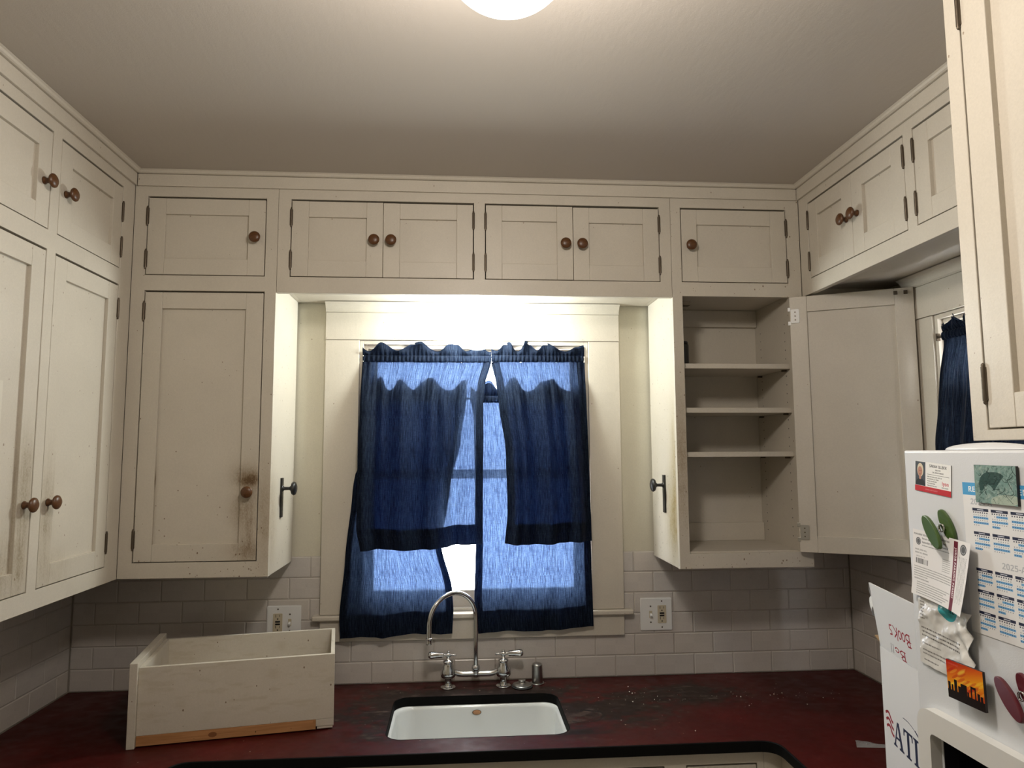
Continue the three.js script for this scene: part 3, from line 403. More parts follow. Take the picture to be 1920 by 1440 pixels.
// o: L, R tables [y, x]; Z table [y, z]; rodY; bot(s); folds; ruffle height
function curtain(name, label, o, group, place = (p) => p) {
  const t = thing(name, label, 'curtain', [0, 0, 0], 0, group); const top = o.rodY - 0.013, wt = (interp(o.R, top) - interp(o.L, top)) * 1.7, hh = top - o.bot(0.5), sd = o.seed;
  const ph = [1, 2, 3, 4].map((k) => hash(sd, k) * 6.28), nG = o.gathers;
  const P = (s, tt, dz = 0) => {
    const y = lerp(top, o.bot(s), tt), a = interp(o.L, y), b = interp(o.R, y), ws = s + 0.035 * Math.sin(6.28 * s * 1.6 + ph[0]) * s * (1 - s) * 4;
    const gat = Math.exp(-tt * 7), open = smooth(0, 0.55, tt);
    const f = 0.0042 * gat * Math.sin(6.28 * ws * nG + 1.7 * Math.sin(9 * ws + ph[1])) + 0.0028 * Math.exp(-tt * 2.2) * Math.sin(6.28 * ws * nG * 0.47 + ph[2] + tt * 2) + o.amp * (0.25 + 0.75 * open) * (0.6 * Math.sin(6.28 * ws * o.folds + ph[2] + 0.5 * tt) + 0.4 * Math.sin(6.28 * ws * o.folds * 1.83 + ph[3] - 0.9 * tt)) + 0.0012 * Math.sin(41 * y + 23 * ws + ph[0]) * Math.sin(19 * ws - 11 * y);
    return place([lerp(a, b, s), y, interp(o.Z, y) + f + dz]);
  };
  mesh('fabric', sheet(200, 90, P, 0, 1, 0, 1, wt, hh), cloth, t, false);
  const hem = o.hem / hh, e = 0.028 / (interp(o.R, o.bot(0.5)) - interp(o.L, o.bot(0.5)));
  mesh('bottom_hem', sheet(200, 8, (s, tt) => P(s, tt, -0.0022), 0, 1, 1 - hem, 1, wt, hh), cloth, t, false);
  for (const [a, b] of [[0, e], [1 - e, 1]]) mesh('side_hem', sheet(6, 70, (s, tt) => P(s, tt, -0.0022), a, b, 0, 1 - hem, wt, hh), cloth, t, false);
  const xa = interp(o.L, o.rodY), xb = interp(o.R, o.rodY), zr = interp(o.Z, 9);
  const gw = (s) => 0.0022 * Math.sin(6.28 * s * nG * 1.25 + 1.5 * Math.sin(11 * s + ph[1]));
  for (const d of [1, -1]) mesh('rod_pocket', sheet(240, 8, (s, v) => place([lerp(xa, xb, s), o.rodY + 0.014 - 0.028 * v, zr + d * (0.0075 * Math.sqrt(Math.max(0, 1 - (2 * v - 1) ** 2)) + 0.0008) + gw(s) * (0.5 + 0.5 * Math.sin(Math.PI * v))]), 0, 1, 0, 1, wt, 0.03), cloth, t, false);
  const rh = (s) => 0.012 + o.ruffle * (0.55 + 0.45 * Math.sin(6.2832 * s * o.waves * 0.62 + ph[1] + 1.3 * Math.sin(6 * s + ph[2]))) * (0.5 + fbm(s * 7 + sd * 3.3, 0.5, 2));
  for (const d of [1, -1]) mesh('ruffle', sheet(220, 8, (s, v) => { const a = s * 6.28 * o.waves + 2 * Math.sin(5 * s + ph[3]); return place([lerp(xa, xb, s) + 0.003 * v * Math.cos(a) * Math.sin(3.1416 * s), o.rodY + 0.0135 + rh(s) * v * (1 - 0.10 * d), zr + d * 0.0015 + gw(s) * (1 - v) + v * 0.010 * Math.sin(a) + d * 0.004 * Math.sin(3.1416 * v) + 0.007 * v]); }, 0, 1, 0, 1, wt, 0.05), cloth, t, false);
  return t;
}
const ZU = [[2.12, 0.014], [1.95, 0.043], [1.75, 0.068], [1.42, 0.089]], ZLo = [[1.965, -0.001], [1.75, 0.018], [1.62, 0.036], [1.45, 0.042], [1.09, 0.046]];
curtain('curtain', 'left upper navy curtain panel, ending in the middle of the window', { rodY: 2.130, L: [[2.2, -0.664], [1.95, -0.668], [1.49, -0.668], [1.41, -0.652]], R: [[2.2, -0.1675], [2.12, -0.1675], [2.03, -0.192], [1.95, -0.200], [1.5, -0.204], [1.41, -0.206]], Z: ZU, bot: (s) => 1.408 + 0.016 * smooth(0.3, 1, s) + 0.004 * Math.sin(9 * s), amp: 0.027, folds: 3.3, gathers: 24, hem: 0.075, ruffle: 0.034, waves: 7, seed: 3 }, 'navy curtains on the sink window');
curtain('curtain', 'right upper navy curtain panel, hem level with the left one', { rodY: 2.133, L: [[2.2, -0.1665], [2.12, -0.1665], [2.03, -0.148], [1.95, -0.138], [1.77, -0.113], [1.54, -0.108], [1.42, -0.120]], R: [[2.2, 0.202], [1.8, 0.205], [1.41, 0.210]], Z: ZU, bot: (s) => 1.424 - 0.004 * Math.sin(5 * s) + 0.003 * s, amp: 0.027, folds: 2.9, gathers: 19, hem: 0.075, ruffle: 0.036, waves: 6, seed: 8 }, 'navy curtains on the sink window');
curtain('curtain', 'left lower navy curtain panel hanging over the sill', { rodY: 1.978, L: [[2.0, -0.660], [1.8, -0.668], [1.63, -0.693], [1.37, -0.716], [1.16, -0.733], [1.08, -0.728]], R: [[2.0, -0.262], [1.8, -0.288], [1.65, -0.325], [1.415, -0.358], [1.26, -0.317], [1.18, -0.312], [1.09, -0.316]], Z: ZLo, bot: (s) => 1.085 + 0.014 * s + 0.004 * Math.sin(12 * s), amp: 0.0078, folds: 3.4, gathers: 22, hem: 0.085, ruffle: 0.045, waves: 6, seed: 15 }, 'navy curtains on the sink window');
curtain('curtain', 'right lower navy curtain panel behind the faucet spout', { rodY: 1.974, L: [[2.0, -0.252], [1.9, -0.236], [1.6, -0.231], [1.42, -0.229], [1.22, -0.234], [1.1, -0.224]], R: [[2.0, 0.198], [1.7, 0.204], [1.33, 0.213], [1.1, 0.217]], Z: ZLo, bot: (s) => 1.093 + 0.013 * s + 0.003 * Math.sin(8 * s), amp: 0.0078, folds: 3.1, gathers: 24, hem: 0.082, ruffle: 0.05, waves: 6, seed: 22 }, 'navy curtains on the sink window');
const rodMat = M({ color: rgb(0.7, 0.68, 0.62), roughness: 0.4 });
for (const [y, z, lb] of [[2.130, 0.014, 'thin white rod carrying the upper navy curtains'], [1.976, -0.001, 'thin white rod carrying the lower navy curtains']]) { const r = thing('curtain_rod', lb, 'curtain rod', [0, 0, 0]); mesh('rod', cyl(0.0045, 0.0045, 0.864, 12).rotateZ(Math.PI / 2).translate(-0.2305, y, z), rodMat, r); for (const x of [-0.6630, 0.2015]) mesh('end_bracket', B(x - 0.0015 - (x < 0 ? 0 : 0.001), x + 0.0015, y - 0.012, y + 0.012, z - 0.008, z + 0.008, 0.001), rodMat, r); }
// curtain on the right-hand window: x runs along z
const toRight = ([x, y, z]) => [XR - 0.001 - z, y, x];
const ZR = [[2.12, 0.014], [1.98, 0.036], [1.78, 0.046], [1.3, 0.06], [1.09, 0.07]];
curtain('curtain', 'unseen navy curtain panel added behind the deep cabinet to block daylight', { rodY: 2.128, L: [[2.2, 1.047], [1.09, 1.05]], R: [[2.2, 1.47], [1.09, 1.50]], Z: ZR, bot: (s) => 1.09, amp: 0.010, folds: 4, gathers: 22, hem: 0.08, ruffle: 0.03, waves: 7, seed: 37 }, null, toRight);  // out-of-view panel, added to keep daylight from pouring through the uncovered half
curtain('curtain', 'navy curtain on the window beside the open cabinet door', { rodY: 2.128, L: [[2.2, 0.634], [2.1, 0.640], [1.97, 0.632], [1.78, 0.606], [1.09, 0.58]], R: [[2.2, 1.04], [1.09, 1.043]], Z: ZR, bot: (s) => 1.09, amp: 0.010, folds: 4, gathers: 22, hem: 0.08, ruffle: 0.03, waves: 7, seed: 31 }, null, toRight);
curtain('curtain', 'lower navy curtain behind the one beside the open door', { rodY: 1.925, L: [[2.2, 0.645], [1.8, 0.64], [1.3, 0.63], [1.05, 0.62]], R: [[2.2, 1.03], [1.05, 1.035]], Z: [[1.92, -0.006], [1.7, 0.005], [1.3, 0.034], [1.05, 0.042]], bot: (s) => 1.10, amp: 0.006, folds: 4, gathers: 22, hem: 0.08, ruffle: 0.03, waves: 6, seed: 44 }, null, toRight);
{ const r = thing('curtain_rod', 'dark rod across the window in the right wall', 'curtain rod', [0, 0, 0]); mesh('rod', cyl(0.0045, 0.0045, 0.855, 12).rotateX(Math.PI / 2).translate(XR - 0.015, 2.128, 1.045), hingeMetal, r); for (const z of [0.6165, 1.4735]) mesh('end_bracket', B(XR - 0.022, XR - 0.008, 2.116, 2.14, z - 0.0015, z + 0.0015, 0.0005), hingeMetal, r); }

// ---------------------------------------------------------------- outlets
const almond = M({ color: rgb(0.56, 0.49, 0.36), roughness: 0.35 });
function outlet(x, y, flip, label) {
  const o = thing('outlet_plate', label, 'outlet', [x, y, 0.0008]);
  mesh('cover_plate', [plate(0.124, 0.122, 0.0035, 0.004), plate(0.119, 0.117, 0.0055, 0.004)], white, o);
  const s = flip ? -1 : 1, rx_ = -s * 0.022, tx = s * 0.022;
  const rec = mesh('receptacle', plate(0.034, 0.067, 0.0072, 0.003), almond, o); rec.position.x = rx_;
  mesh('slot', [-1, 1].flatMap((k) => [B(-0.008, -0.006, k * 0.02 + 0.000, k * 0.02 + 0.010, 0.006, 0.0074, 0), B(0.006, 0.0075, k * 0.02 + 0.001, k * 0.02 + 0.009, 0.006, 0.0074, 0), cyl(0.0026, 0.0026, 0.0014, 10).rotateX(Math.PI / 2).translate(0, k * 0.02 - 0.006, 0.0067)]), dark, rec);
  mesh('reset_button', B(-0.009, 0.009, 0.001, 0.007, 0.006, 0.0084, 0.0005), dark, rec); mesh('test_button', B(-0.009, 0.009, -0.008, -0.002, 0.006, 0.0084, 0.0005), blackIron, rec);
  const sw = mesh('switch_collar', B(-0.006, 0.006, -0.013, 0.013, 0.005, 0.0062, 0.0003), almond, o); sw.position.x = tx; const tg = mesh('toggle', B(-0.0042, 0.0042, -0.005, 0.005, 0, 0.014, 0.0015), white, sw); tg.position.set(0, 0, 0.005); tg.rotation.x = 0.5;
  mesh('screw', [[rx_, 0.049], [rx_, -0.049], [tx, 0.030], [tx, -0.030]].map(([a, b]) => cyl(0.0032, 0.0028, 0.0016, 10).rotateX(Math.PI / 2).translate(a, b, 0.0058)), hingeMetal, o);
}
outlet(0.470, 1.140, true, 'outlet and switch plate right of the sink window');
outlet(-0.941, 1.140, false, 'outlet and switch plate behind the loose drawer');

// ---------------------------------------------------------------- loose drawer on the counter
{
  const ang = Math.atan2(0.095, 0.551), t = thing('loose_drawer', 'pulled-out cream wooden drawer lying on the countertop', 'drawer', [-1.235, CT + 0.0008, 0.515], ang);
  const Ld = 0.562, Wd = 0.335, h = 0.226, th = 0.0125;   // local x along the side, z = 0 near side, far side at -Wd
  const drTex = tex(1024, 512, 0.6, 0.3, (x, y) => { let c = paintAt(x, y); const f = fbm(x * 26, y * 90, 4), g = fbm(x * 8, y * 8, 3); c = mixc(c, [0.88, 0.86, 0.80], 0.4 * smooth(0.45, 0.8, f) * smooth(0.3, 0.7, g)); if (speck(x, y, 0.02, 0.06, 2)) c = mixc(c, RUST, 0.6); return c; });
  const dm = paint(drTex, { roughness: 0.5 });
  mesh('side', B(0, Ld, 0.032, h, -th, 0, 0.001), dm, t); mesh('side', B(0, Ld, 0.004, h, -Wd, -Wd + th, 0.001), dm, t);
  mesh('back', B(Ld - th, Ld, 0.004, h, -Wd + th + 0.0003, -th - 0.0003, 0.001), dm, t); mesh('bottom', B(0.0005, Ld - th - 0.0005, 0.012, 0.018, -Wd + th + 0.0003, -th - 0.0003, 0), creamDull, t);
  mesh('inner_front', B(0.0003, 0.014, 0.02, h, -Wd + th + 0.0003, -th - 0.0003, 0.001), dm, t);
  const fp = mesh('front_panel', B(-0.0225, -0.0003, 0, h + 0.016, -Wd - 0.012, 0.012, 0.0015), dm, t); mesh('knob', knobGeo.clone().rotateY(-Math.PI / 2), knobWood, fp).position.set(-0.0225, 0.12, -Wd / 2);
  const pine = tex(512, 128, 0.5, 0.05, (x, y) => { const g = fbm(x * 12 + 3, y * 260, 4); let c = [0.62 + 0.16 * g, 0.43 + 0.14 * g, 0.26 + 0.12 * g]; const k = Math.hypot((x - 0.21) * 1.0, (y - 0.017) * 1.6); if (k < 0.012) c = mixc(c, [0.42, 0.24, 0.12], 0.7); if (speck(x, y, 0.025, 0.16, 4)) c = mixc(c, [0.22, 0.12, 0.06], 0.8); return c; });
  const strip = mesh('runner', B(0.0005, 0.508, 0.003, 0.0315, -th, 0.0012, 0.0008), M({ map: pine, roughness: 0.7 }), t); strip.userData.label = 'bare pine runner strip';
  mesh('runner_end', [B(0.5085, Ld, 0.011, 0.0315, -th, 0.0004, 0.0008), B(0.512, Ld - 0.003, 0.003, 0.0105, -th + 0.002, -0.001, 0.0008)], dm, t);
}
// black canister on the top shelf of the open cabinet
{ const o = thing('black_canister', 'small black canister on the top shelf of the open cabinet', 'canister', [0.535, 2.0806, 0.2]); mesh('can', lathe([[0, 0], [0.027, 0], [0.028, 0.002], [0.028, 0.080], [0.026, 0.083], [0, 0.083]], 28), blackIron, o); mesh('lid', lathe([[0, 0.0832], [0.025, 0.0832], [0.025, 0.092], [0.023, 0.094], [0, 0.094]], 28), blackIron, o); }
// paper note on a left cabinet door
{ const o = mesh('paper_note', B(-0.0004, 0.0004, -0.064, 0.064, -0.05, 0.05, 0), M({ color: rgb(0.64, 0.60, 0.52), roughness: 0.8 }), scene); o.position.set(FX.l - 0.0085 - 0.0003 + 0.001, 1.883, 0.988); o.userData = { label: 'blank paper note stuck on a left cabinet door', category: 'note' }; }

// ---------------------------------------------------------------- refrigerator
const fz0 = 1.56, FXF = 0.478, FT = 1.766;
const fridgeWhite = M({ color: rgb(0.70, 0.72, 0.75), roughness: 0.32, bumpMap: tex(512, 512, 0.06, 0.06, (x, y) => { const n = fbm(x * 700, y * 700, 2); return [n, n, n]; }, false), bumpScale: 0.00008 });
const fridge = thing('refrigerator', 'white refrigerator covered with papers and magnets', 'refrigerator', [FXF, 0.012, fz0], -Math.PI / 2);   // local x = world z - fz0, z = out of the door
{
  const y = (v) => v - 0.012;
  mesh('body', B(0.004, 0.836, 0, y(1.748), -0.765, -0.082, 0.006), fridgeWhite, fridge);
  // freezer door with the dispenser opening
  const dx0 = 0.022, dx1 = 0.285, dy0 = 1.02, dy1 = 1.352;
  const cut = [dx0 + 0.03, dx1 - 0.03, dy0 + 0.03, dy1 - 0.035];
  const s = new THREE.Shape([[0.004, y(0.06)], [0.416, y(0.06)], [0.416, y(FT) - 0.004], [0.004, y(FT) - 0.004]].map((p) => new THREE.Vector2(...p)));
  s.holes.push(new THREE.Path([[cut[0], y(cut[2])], [cut[0], y(cut[3])], [cut[1], y(cut[3])], [cut[1], y(cut[2])]].map((p) => new THREE.Vector2(...p))));
  const dg = new THREE.ExtrudeGeometry(s, { depth: 0.066, bevelEnabled: true, bevelThickness: 0.006, bevelSize: 0.004, bevelSegments: 3 }); dg.translate(0, 0, -0.072);
  const fd = mesh('freezer_door', dg, fridgeWhite, fridge);
  const bez = plate(dx1 - dx0, dy1 - dy0, 0.018, 0.03, [(() => { const w = cut[1] - cut[0], h = cut[3] - cut[2], q = new THREE.Path(); q.moveTo(-w / 2, -h / 2 - 0.0025); q.lineTo(-w / 2, h / 2 - 0.0025 - 0.01); q.quadraticCurveTo(-w / 2, h / 2 - 0.0025, -w / 2 + 0.01, h / 2 - 0.0025); q.lineTo(w / 2, h / 2 - 0.0025); q.lineTo(w / 2, -h / 2 - 0.0025); return q; })()]);
  const bz = mesh('dispenser_frame', bez, M({ color: rgb(0.72, 0.71, 0.68), roughness: 0.45 }), fd); bz.position.set((dx0 + dx1) / 2, y((dy0 + dy1) / 2), 0.0005);
  mesh('dispenser_recess', [B(cut[0] + 0.0044, cut[0] + 0.0056, y(cut[2]) + 0.0002, y(cut[3]) - 0.0002, -0.06, -0.0005, 0), B(cut[1] - 0.0056, cut[1] - 0.0044, y(cut[2]) + 0.0002, y(cut[3]) - 0.0002, -0.06, -0.0005, 0), B(cut[0] + 0.0012, cut[1] - 0.0012, y(cut[3]) - 0.0056, y(cut[3]) - 0.0044, -0.06, -0.0005, 0), B(cut[0] + 0.0012, cut[1] - 0.0012, y(cut[2]) + 0.0044, y(cut[2]) + 0.0056, -0.06, -0.0005, 0), B(cut[0] + 0.001, cut[1] - 0.001, y(cut[2]) + 0.001, y(cut[3]) - 0.001, -0.07, -0.06, 0)], M({ color: rgb(0.012, 0.012, 0.016), roughness: 0.15 }), fd);
  mesh('dispenser_panel', B(cut[0] + 0.035, cut[1] - 0.02, y(cut[2]) + 0.05, y(cut[3]) - 0.03, -0.0595, -0.045, 0.003), M({ color: rgb(0.02, 0.02, 0.04), roughness: 0.2 }), fd);
  mesh('fridge_door', B(0.428, 0.836, y(0.06), y(FT), -0.076, 0, 0.006), fridgeWhite, fridge);
  for (const x of [0.39, 0.455]) mesh('handle', tube([[x, y(0.75), 0.002], [x, y(0.77), 0.04], [x, y(1.1), 0.045], [x, y(1.43), 0.04], [x, y(1.45), 0.002]], 0.011, 40, 10), fridgeWhite, fridge);
  mesh('hinge_cover', new THREE.SphereGeometry(1, 28, 10, 0, 6.2832, 0, Math.PI / 2).scale(0.088, 0.011, 0.026).translate(0.145, y(FT) + 0.0005, -0.04), fridgeWhite, fridge);
}
const FZ = FXF - 0.0006;  // just in front of the door
function onFridge(name, label, category, z, y, w, h, d, map, tilt = 0, o = {}) {
  const t = thing(name, label, category, [FZ, y, z], 0); t.rotation.set(0, -Math.PI / 2, 0); const inner = tilt;
  const face = M({ map, roughness: o.rough ?? 0.5 }), edge = M({ color: o.edge ?? rgb(0.5, 0.5, 0.5), roughness: 0.6 });
  const g = new THREE.BoxGeometry(w, h, d).translate(0, 0, d / 2).rotateZ(inner); const m = new THREE.Mesh(g, [edge, edge, edge, edge, face, edge]); m.name = o.part ?? 'print'; m.castShadow = m.receiveShadow = true; t.add(m); return t;
}
const grey = (g, x, y, w, h, c = '#8a8a8a') => { g.fillStyle = c; g.fillRect(x, y, w, h); };
const scribble = (g, x, y, w, h, c, s = 1) => { g.fillStyle = c; let px = x; let k = s * 77; while (px < x + w) { const ww = 3 + hash(k++, s) * h * 0.9; g.fillRect(px, y, Math.min(ww, x + w - px), h); px += ww + h * 0.35; } };
const cardTex = canvasTex(512, 292, (g, W, Hh) => {
  g.fillStyle = '#eeeeec'; g.fillRect(0, 0, W, Hh); g.fillStyle = '#c01622'; g.fillRect(0, 238, W, 54);
  g.fillStyle = '#3d434b'; g.fillRect(6, 6, 150, 230); g.fillStyle = '#16161a'; g.beginPath(); g.ellipse(82, 236, 72, 70, 0, Math.PI, 0); g.fill(); g.fillStyle = '#d9cdb4'; g.beginPath(); g.ellipse(80, 86, 46, 66, 0, 0, 7); g.fill(); g.fillStyle = '#b98570'; g.beginPath(); g.ellipse(76, 100, 34, 48, 0, 0, 7); g.fill(); g.fillRect(62, 136, 30, 40); g.fillStyle = '#5a2f28'; g.fillRect(62, 92, 10, 5); g.fillRect(84, 92, 10, 5); g.fillRect(66, 126, 20, 5);
  g.fillStyle = '#111'; g.font = 'bold 36px sans-serif'; g.textAlign = 'center'; g.fillText('SARAH ILLBEK', 334, 46); g.font = 'bold 17px sans-serif'; g.fillText('REALTOR', 334, 74); g.fillText('CAL DRE# 01900333', 334, 98); g.fillRect(180, 114, 308, 3);
  g.textAlign = 'left'; ['2580 FAIR OAKS BLVD, SUITE 20', 'SACRAMENTO, CA  95825', 'PHONE 916.555.0000', 'FAX 916.555.0000', 'WWW.GOLYON.COM'].forEach((s, i) => { g.font = 'bold 14px sans-serif'; g.fillText(s, 180, 142 + i * 21); });
  g.fillStyle = '#c01622'; g.font = 'bold 46px sans-serif'; g.fillText('lyon', 388, 200); g.fillStyle = '#222'; g.font = 'bold 15px sans-serif'; g.fillText('REAL ESTATE', 386, 226); g.fillStyle = '#e7b9bb'; g.font = '15px sans-serif'; g.fillText('LIFETIME CLIENT ADVISOR', 150, 270);
});
onFridge('magnet_card', 'realtor business-card magnet with a red band and portrait', 'magnet', 1.6325, 1.721, 0.086, 0.050, 0.0008, cardTex, -0.09, { edge: rgb(0.3, 0.3, 0.3) });
const calTex = canvasTex(1024, 1536, (g, W, Hh) => {
  g.fillStyle = '#e9e9ea'; g.fillRect(0, 0, W, Hh); g.fillStyle = '#4a9fd4'; g.fillRect(0, 0, W, 130); g.fillStyle = '#f4f8fa'; g.font = 'bold 78px sans-serif'; g.fillText('RECYCLING CALENDAR', 70, 95);
  g.fillStyle = '#b9bcc2'; g.font = 'bold 84px sans-serif'; g.fillText('2024-A', 90, 225); g.fillText('2025-A', 420, 830);
  const month = (x, y, s) => { g.fillStyle = '#1c2340'; g.fillRect(x, y, 196, 28); g.fillStyle = '#cfd3dc'; g.fillRect(x + 60, y + 9, 76, 9); g.fillStyle = '#4a5060'; for (let d = 0; d < 7; d++) g.fillRect(x + 8 + d * 27, y + 36, 14, 14); for (let w = 0; w < 5; w++) { if ((w + s) % 2) { g.fillStyle = '#6fa8d6'; g.fillRect(x + 6 + (w ? 0 : 54), y + 58 + w * 26, 184 - (w ? 0 : 54) - (w === 4 ? 100 : 0), 22); } for (let d = (w ? 0 : s % 4); d < (w === 4 ? 3 + s % 3 : 7); d++) { g.fillStyle = (w + s) % 2 ? '#2d5f92' : '#8f949e'; g.fillRect(x + 12 + d * 26, y + 63 + w * 26, 9, 11); } } };
  for (let r = 0; r < 2; r++) for (let k = 0; k < 4; k++) month(110 + k * 226, 260 + r * 240, r + k); for (let r = 0; r < 3; r++) for (let k = 0; k < 4; k++) month(110 + k * 226, 870 + r * 216, r + k + 1);
});
onFridge('calendar_sheet', 'white recycling calendar sheet with a blue header', 'calendar', 1.699 + 0.0825, 1.607, 0.165, 0.221, 0.0004, calTex, 0.0, { edge: rgb(0.7, 0.7, 0.7), rough: 0.6 });
const bugTex = canvasTex(320, 224, (g, W, Hh) => {
  g.fillStyle = '#7c9893'; g.fillRect(0, 0, W, Hh); for (let k = 0; k < 420; k++) { g.fillStyle = ['#5f8a83', '#9ab3ab', '#2c4a48', '#b9c6bb', '#17302f', '#86a29a'][Math.floor(hash(k, 1) * 6)]; g.globalAlpha = 0.22; g.beginPath(); g.ellipse(hash(k, 2) * W, hash(k, 3) * Hh, 4 + hash(k, 4) * 26, 2 + hash(k, 5) * 9, hash(k, 6) * 3, 0, 7); g.fill(); }
  g.globalAlpha = 0.6; g.fillStyle = '#c3c9b8'; g.beginPath(); g.ellipse(230, 200, 110, 34, -0.1, 0, 7); g.fill(); g.globalAlpha = 0.85; g.fillStyle = '#22403f'; g.beginPath(); g.moveTo(34, 110); g.quadraticCurveTo(50, 40, 130, 40); g.quadraticCurveTo(200, 34, 230, 60); g.quadraticCurveTo(180, 110, 150, 150); g.quadraticCurveTo(120, 96, 80, 120); g.quadraticCurveTo(70, 160, 40, 150); g.fill();
  g.strokeStyle = '#152b2a'; g.globalAlpha = 0.8; for (let k = 0; k < 34; k++) { g.lineWidth = 1 + hash(k, 9) * 4; const x = hash(k, 11) * W, y = hash(k, 12) * Hh; g.beginPath(); g.moveTo(x, y); g.quadraticCurveTo(x + (hash(k, 13) - 0.5) * 90, y + (hash(k, 14) - 0.5) * 60, x + (hash(k, 15) - 0.5) * 120, y + (hash(k, 16) - 0.3) * 80); g.stroke(); } g.globalAlpha = 0.3; for (let k = 0; k < 160; k++) { g.fillStyle = k % 2 ? '#a9bdb5' : '#0f2423'; g.fillRect(hash(k, 21) * W, hash(k, 22) * Hh, 3 + hash(k, 23) * 10, 2); } g.globalAlpha = 1;
});
onFridge('picture_magnet', 'teal picture magnet holding the calendar', 'magnet', 1.770, 1.7165, 0.078, 0.055, 0.004, bugTex, -0.01, { edge: rgb(0.03, 0.03, 0.03), rough: 0.15 }).position.x -= 0.0008;
const sunTex = canvasTex(320, 240, (g, W, Hh) => {
  const q = g.createLinearGradient(0, 0, 60, Hh); q.addColorStop(0, '#b3160f'); q.addColorStop(0.3, '#d8590f'); q.addColorStop(0.62, '#f2a81a'); q.addColorStop(1, '#c2410c'); g.fillStyle = q; g.fillRect(0, 0, W, Hh); g.globalAlpha = 0.35; for (let k = 0; k < 30; k++) { g.fillStyle = k % 2 ? '#f7d04a' : '#b51d10'; g.beginPath(); g.ellipse(hash(k, 2) * W, 40 + hash(k, 3) * 120, 40, 8, -0.5, 0, 7); g.fill(); } g.globalAlpha = 1;
  g.fillStyle = '#d9574a'; g.font = 'bold 15px sans-serif'; g.fillText('STONEHENGE', 12, 26);
  g.fillStyle = '#140806'; g.fillRect(0, 186, W, 54); for (const [x, w, h] of [[6, 22, 52], [36, 16, 40], [62, 26, 76], [96, 26, 44], [120, 54, 66], [176, 14, 30], [206, 12, 70], [206, 46, 22], [240, 12, 62], [262, 22, 46], [288, 20, 36]]) { const y = h === 22 ? 116 : 190 - h; g.fillRect(x, y, w, h === 22 ? 14 : h + 4); }
});
onFridge('picture_magnet', 'red and yellow sunset picture magnet', 'magnet', 1.697, 1.418, 0.076, 0.056, 0.004, sunTex, 0.03, { edge: rgb(0.03, 0.02, 0.02), rough: 0.2 }).position.x -= 0.012;
// permit: curved sheet
const permitTex = canvasTex(1024, 752, (g, W, Hh) => {
  g.fillStyle = '#e8e6e6'; g.fillRect(0, 0, W, Hh); g.fillStyle = '#333'; g.font = 'bold 26px sans-serif'; g.fillText('PLEASE BRING THIS SUMMONS WITH YOU WHEN REPORTING', 20, 60, 640); g.beginPath(); g.arc(100, 130, 44, 0, 7); g.fillStyle = '#5a5a5e'; g.fill(); g.strokeStyle = '#c9c9c9'; g.lineWidth = 5; g.beginPath(); g.arc(100, 130, 30, 0, 7); g.stroke();
  g.fillStyle = '#333'; g.font = 'bold 28px sans-serif'; g.fillText('You are summoned for jury duty', 165, 100, 480); g.fillText('September 06, 2024 for the week of', 165, 142, 480); scribble(g, 165, 165, 500, 10, '#777', 3);
  g.font = 'bold 24px sans-serif'; g.fillText('NAME: JENNY BELL', 40, 236); g.fillText('BADGE NO. 0000000', 40, 272); g.font = '22px sans-serif'; g.fillText('GROUP NO. 114', 60, 312); for (let k = 0; k < 60; k++) { if (hash(k, 8) > 0.4) grey(g, 56 + k * 4, 326, 3, 60, '#444'); }
  for (let k = 0; k < 7; k++) scribble(g, 540, 250 + k * 22, 150, 8, '#999', k + 5);
  for (let k = 0; k < 5; k++) scribble(g, 30, 420 + k * 26, 700 - (k === 4 ? 450 : 0), 10, '#8a8a8a', k + 15); g.fillStyle = '#444'; g.font = 'bold 20px sans-serif'; g.fillText('REPORTING INSTRUCTIONS:', 40, 568); for (let k = 0; k < 6; k++) scribble(g, 90, 592 + k * 25, 630 - 60 * (k % 3), 10, '#8a8a8a', k + 25);
  g.fillStyle = '#6b1830'; g.fillRect(740, 20, 72, 732); g.save(); g.translate(762, 90); g.rotate(Math.PI / 2); g.fillStyle = '#f0e6e8'; g.font = 'bold 46px sans-serif'; g.fillText('JUROR PARKING PERMIT', 0, 0, 620); g.restore();
  g.fillStyle = '#55565a'; g.beginPath(); g.arc(910, 90, 56, 0, 7); g.fill(); g.strokeStyle = '#bbb'; g.lineWidth = 6; g.beginPath(); g.arc(910, 90, 38, 0, 7); g.stroke(); for (let k = 0; k < 6; k++) { g.save(); g.translate(860 + k * 24, 170); g.rotate(Math.PI / 2); scribble(g, 0, 0, 480 - 40 * (k % 2), 9, '#9a9a9a', k + 40); g.restore(); }
});
function paper(name, label, category, z, y, w, h, mat, bend, tilt) {
  const t = thing(name, label, category, [FZ, y, z], 0); t.rotation.y = -Math.PI / 2;
  const g = new THREE.PlaneGeometry(w, h, 40, 32); const p = g.attributes.position; for (let i = 0; i < p.count; i++) { const u = clamp(p.getX(i) / w + 0.5), v = clamp(0.5 - p.getY(i) / h); p.setZ(i, 0.0004 + bend(u, v)); } g.rotateZ(tilt); g.computeVertexNormals(); const m = new THREE.Mesh(g, mat); m.name = 'sheet'; m.castShadow = m.receiveShadow = true; t.add(m); return t;
}
paper('permit_sheet', 'curled juror parking permit with a maroon stripe', 'paper', 1.648, 1.578, 0.143, 0.107, M({ map: permitTex, roughness: 0.6, side: THREE.DoubleSide }), (u, v) => 0.002 + 0.022 * Math.pow(u, 2.2) * (0.35 + 0.65 * v) + 0.006 * v * v, -0.05).position.x -= 0.001;
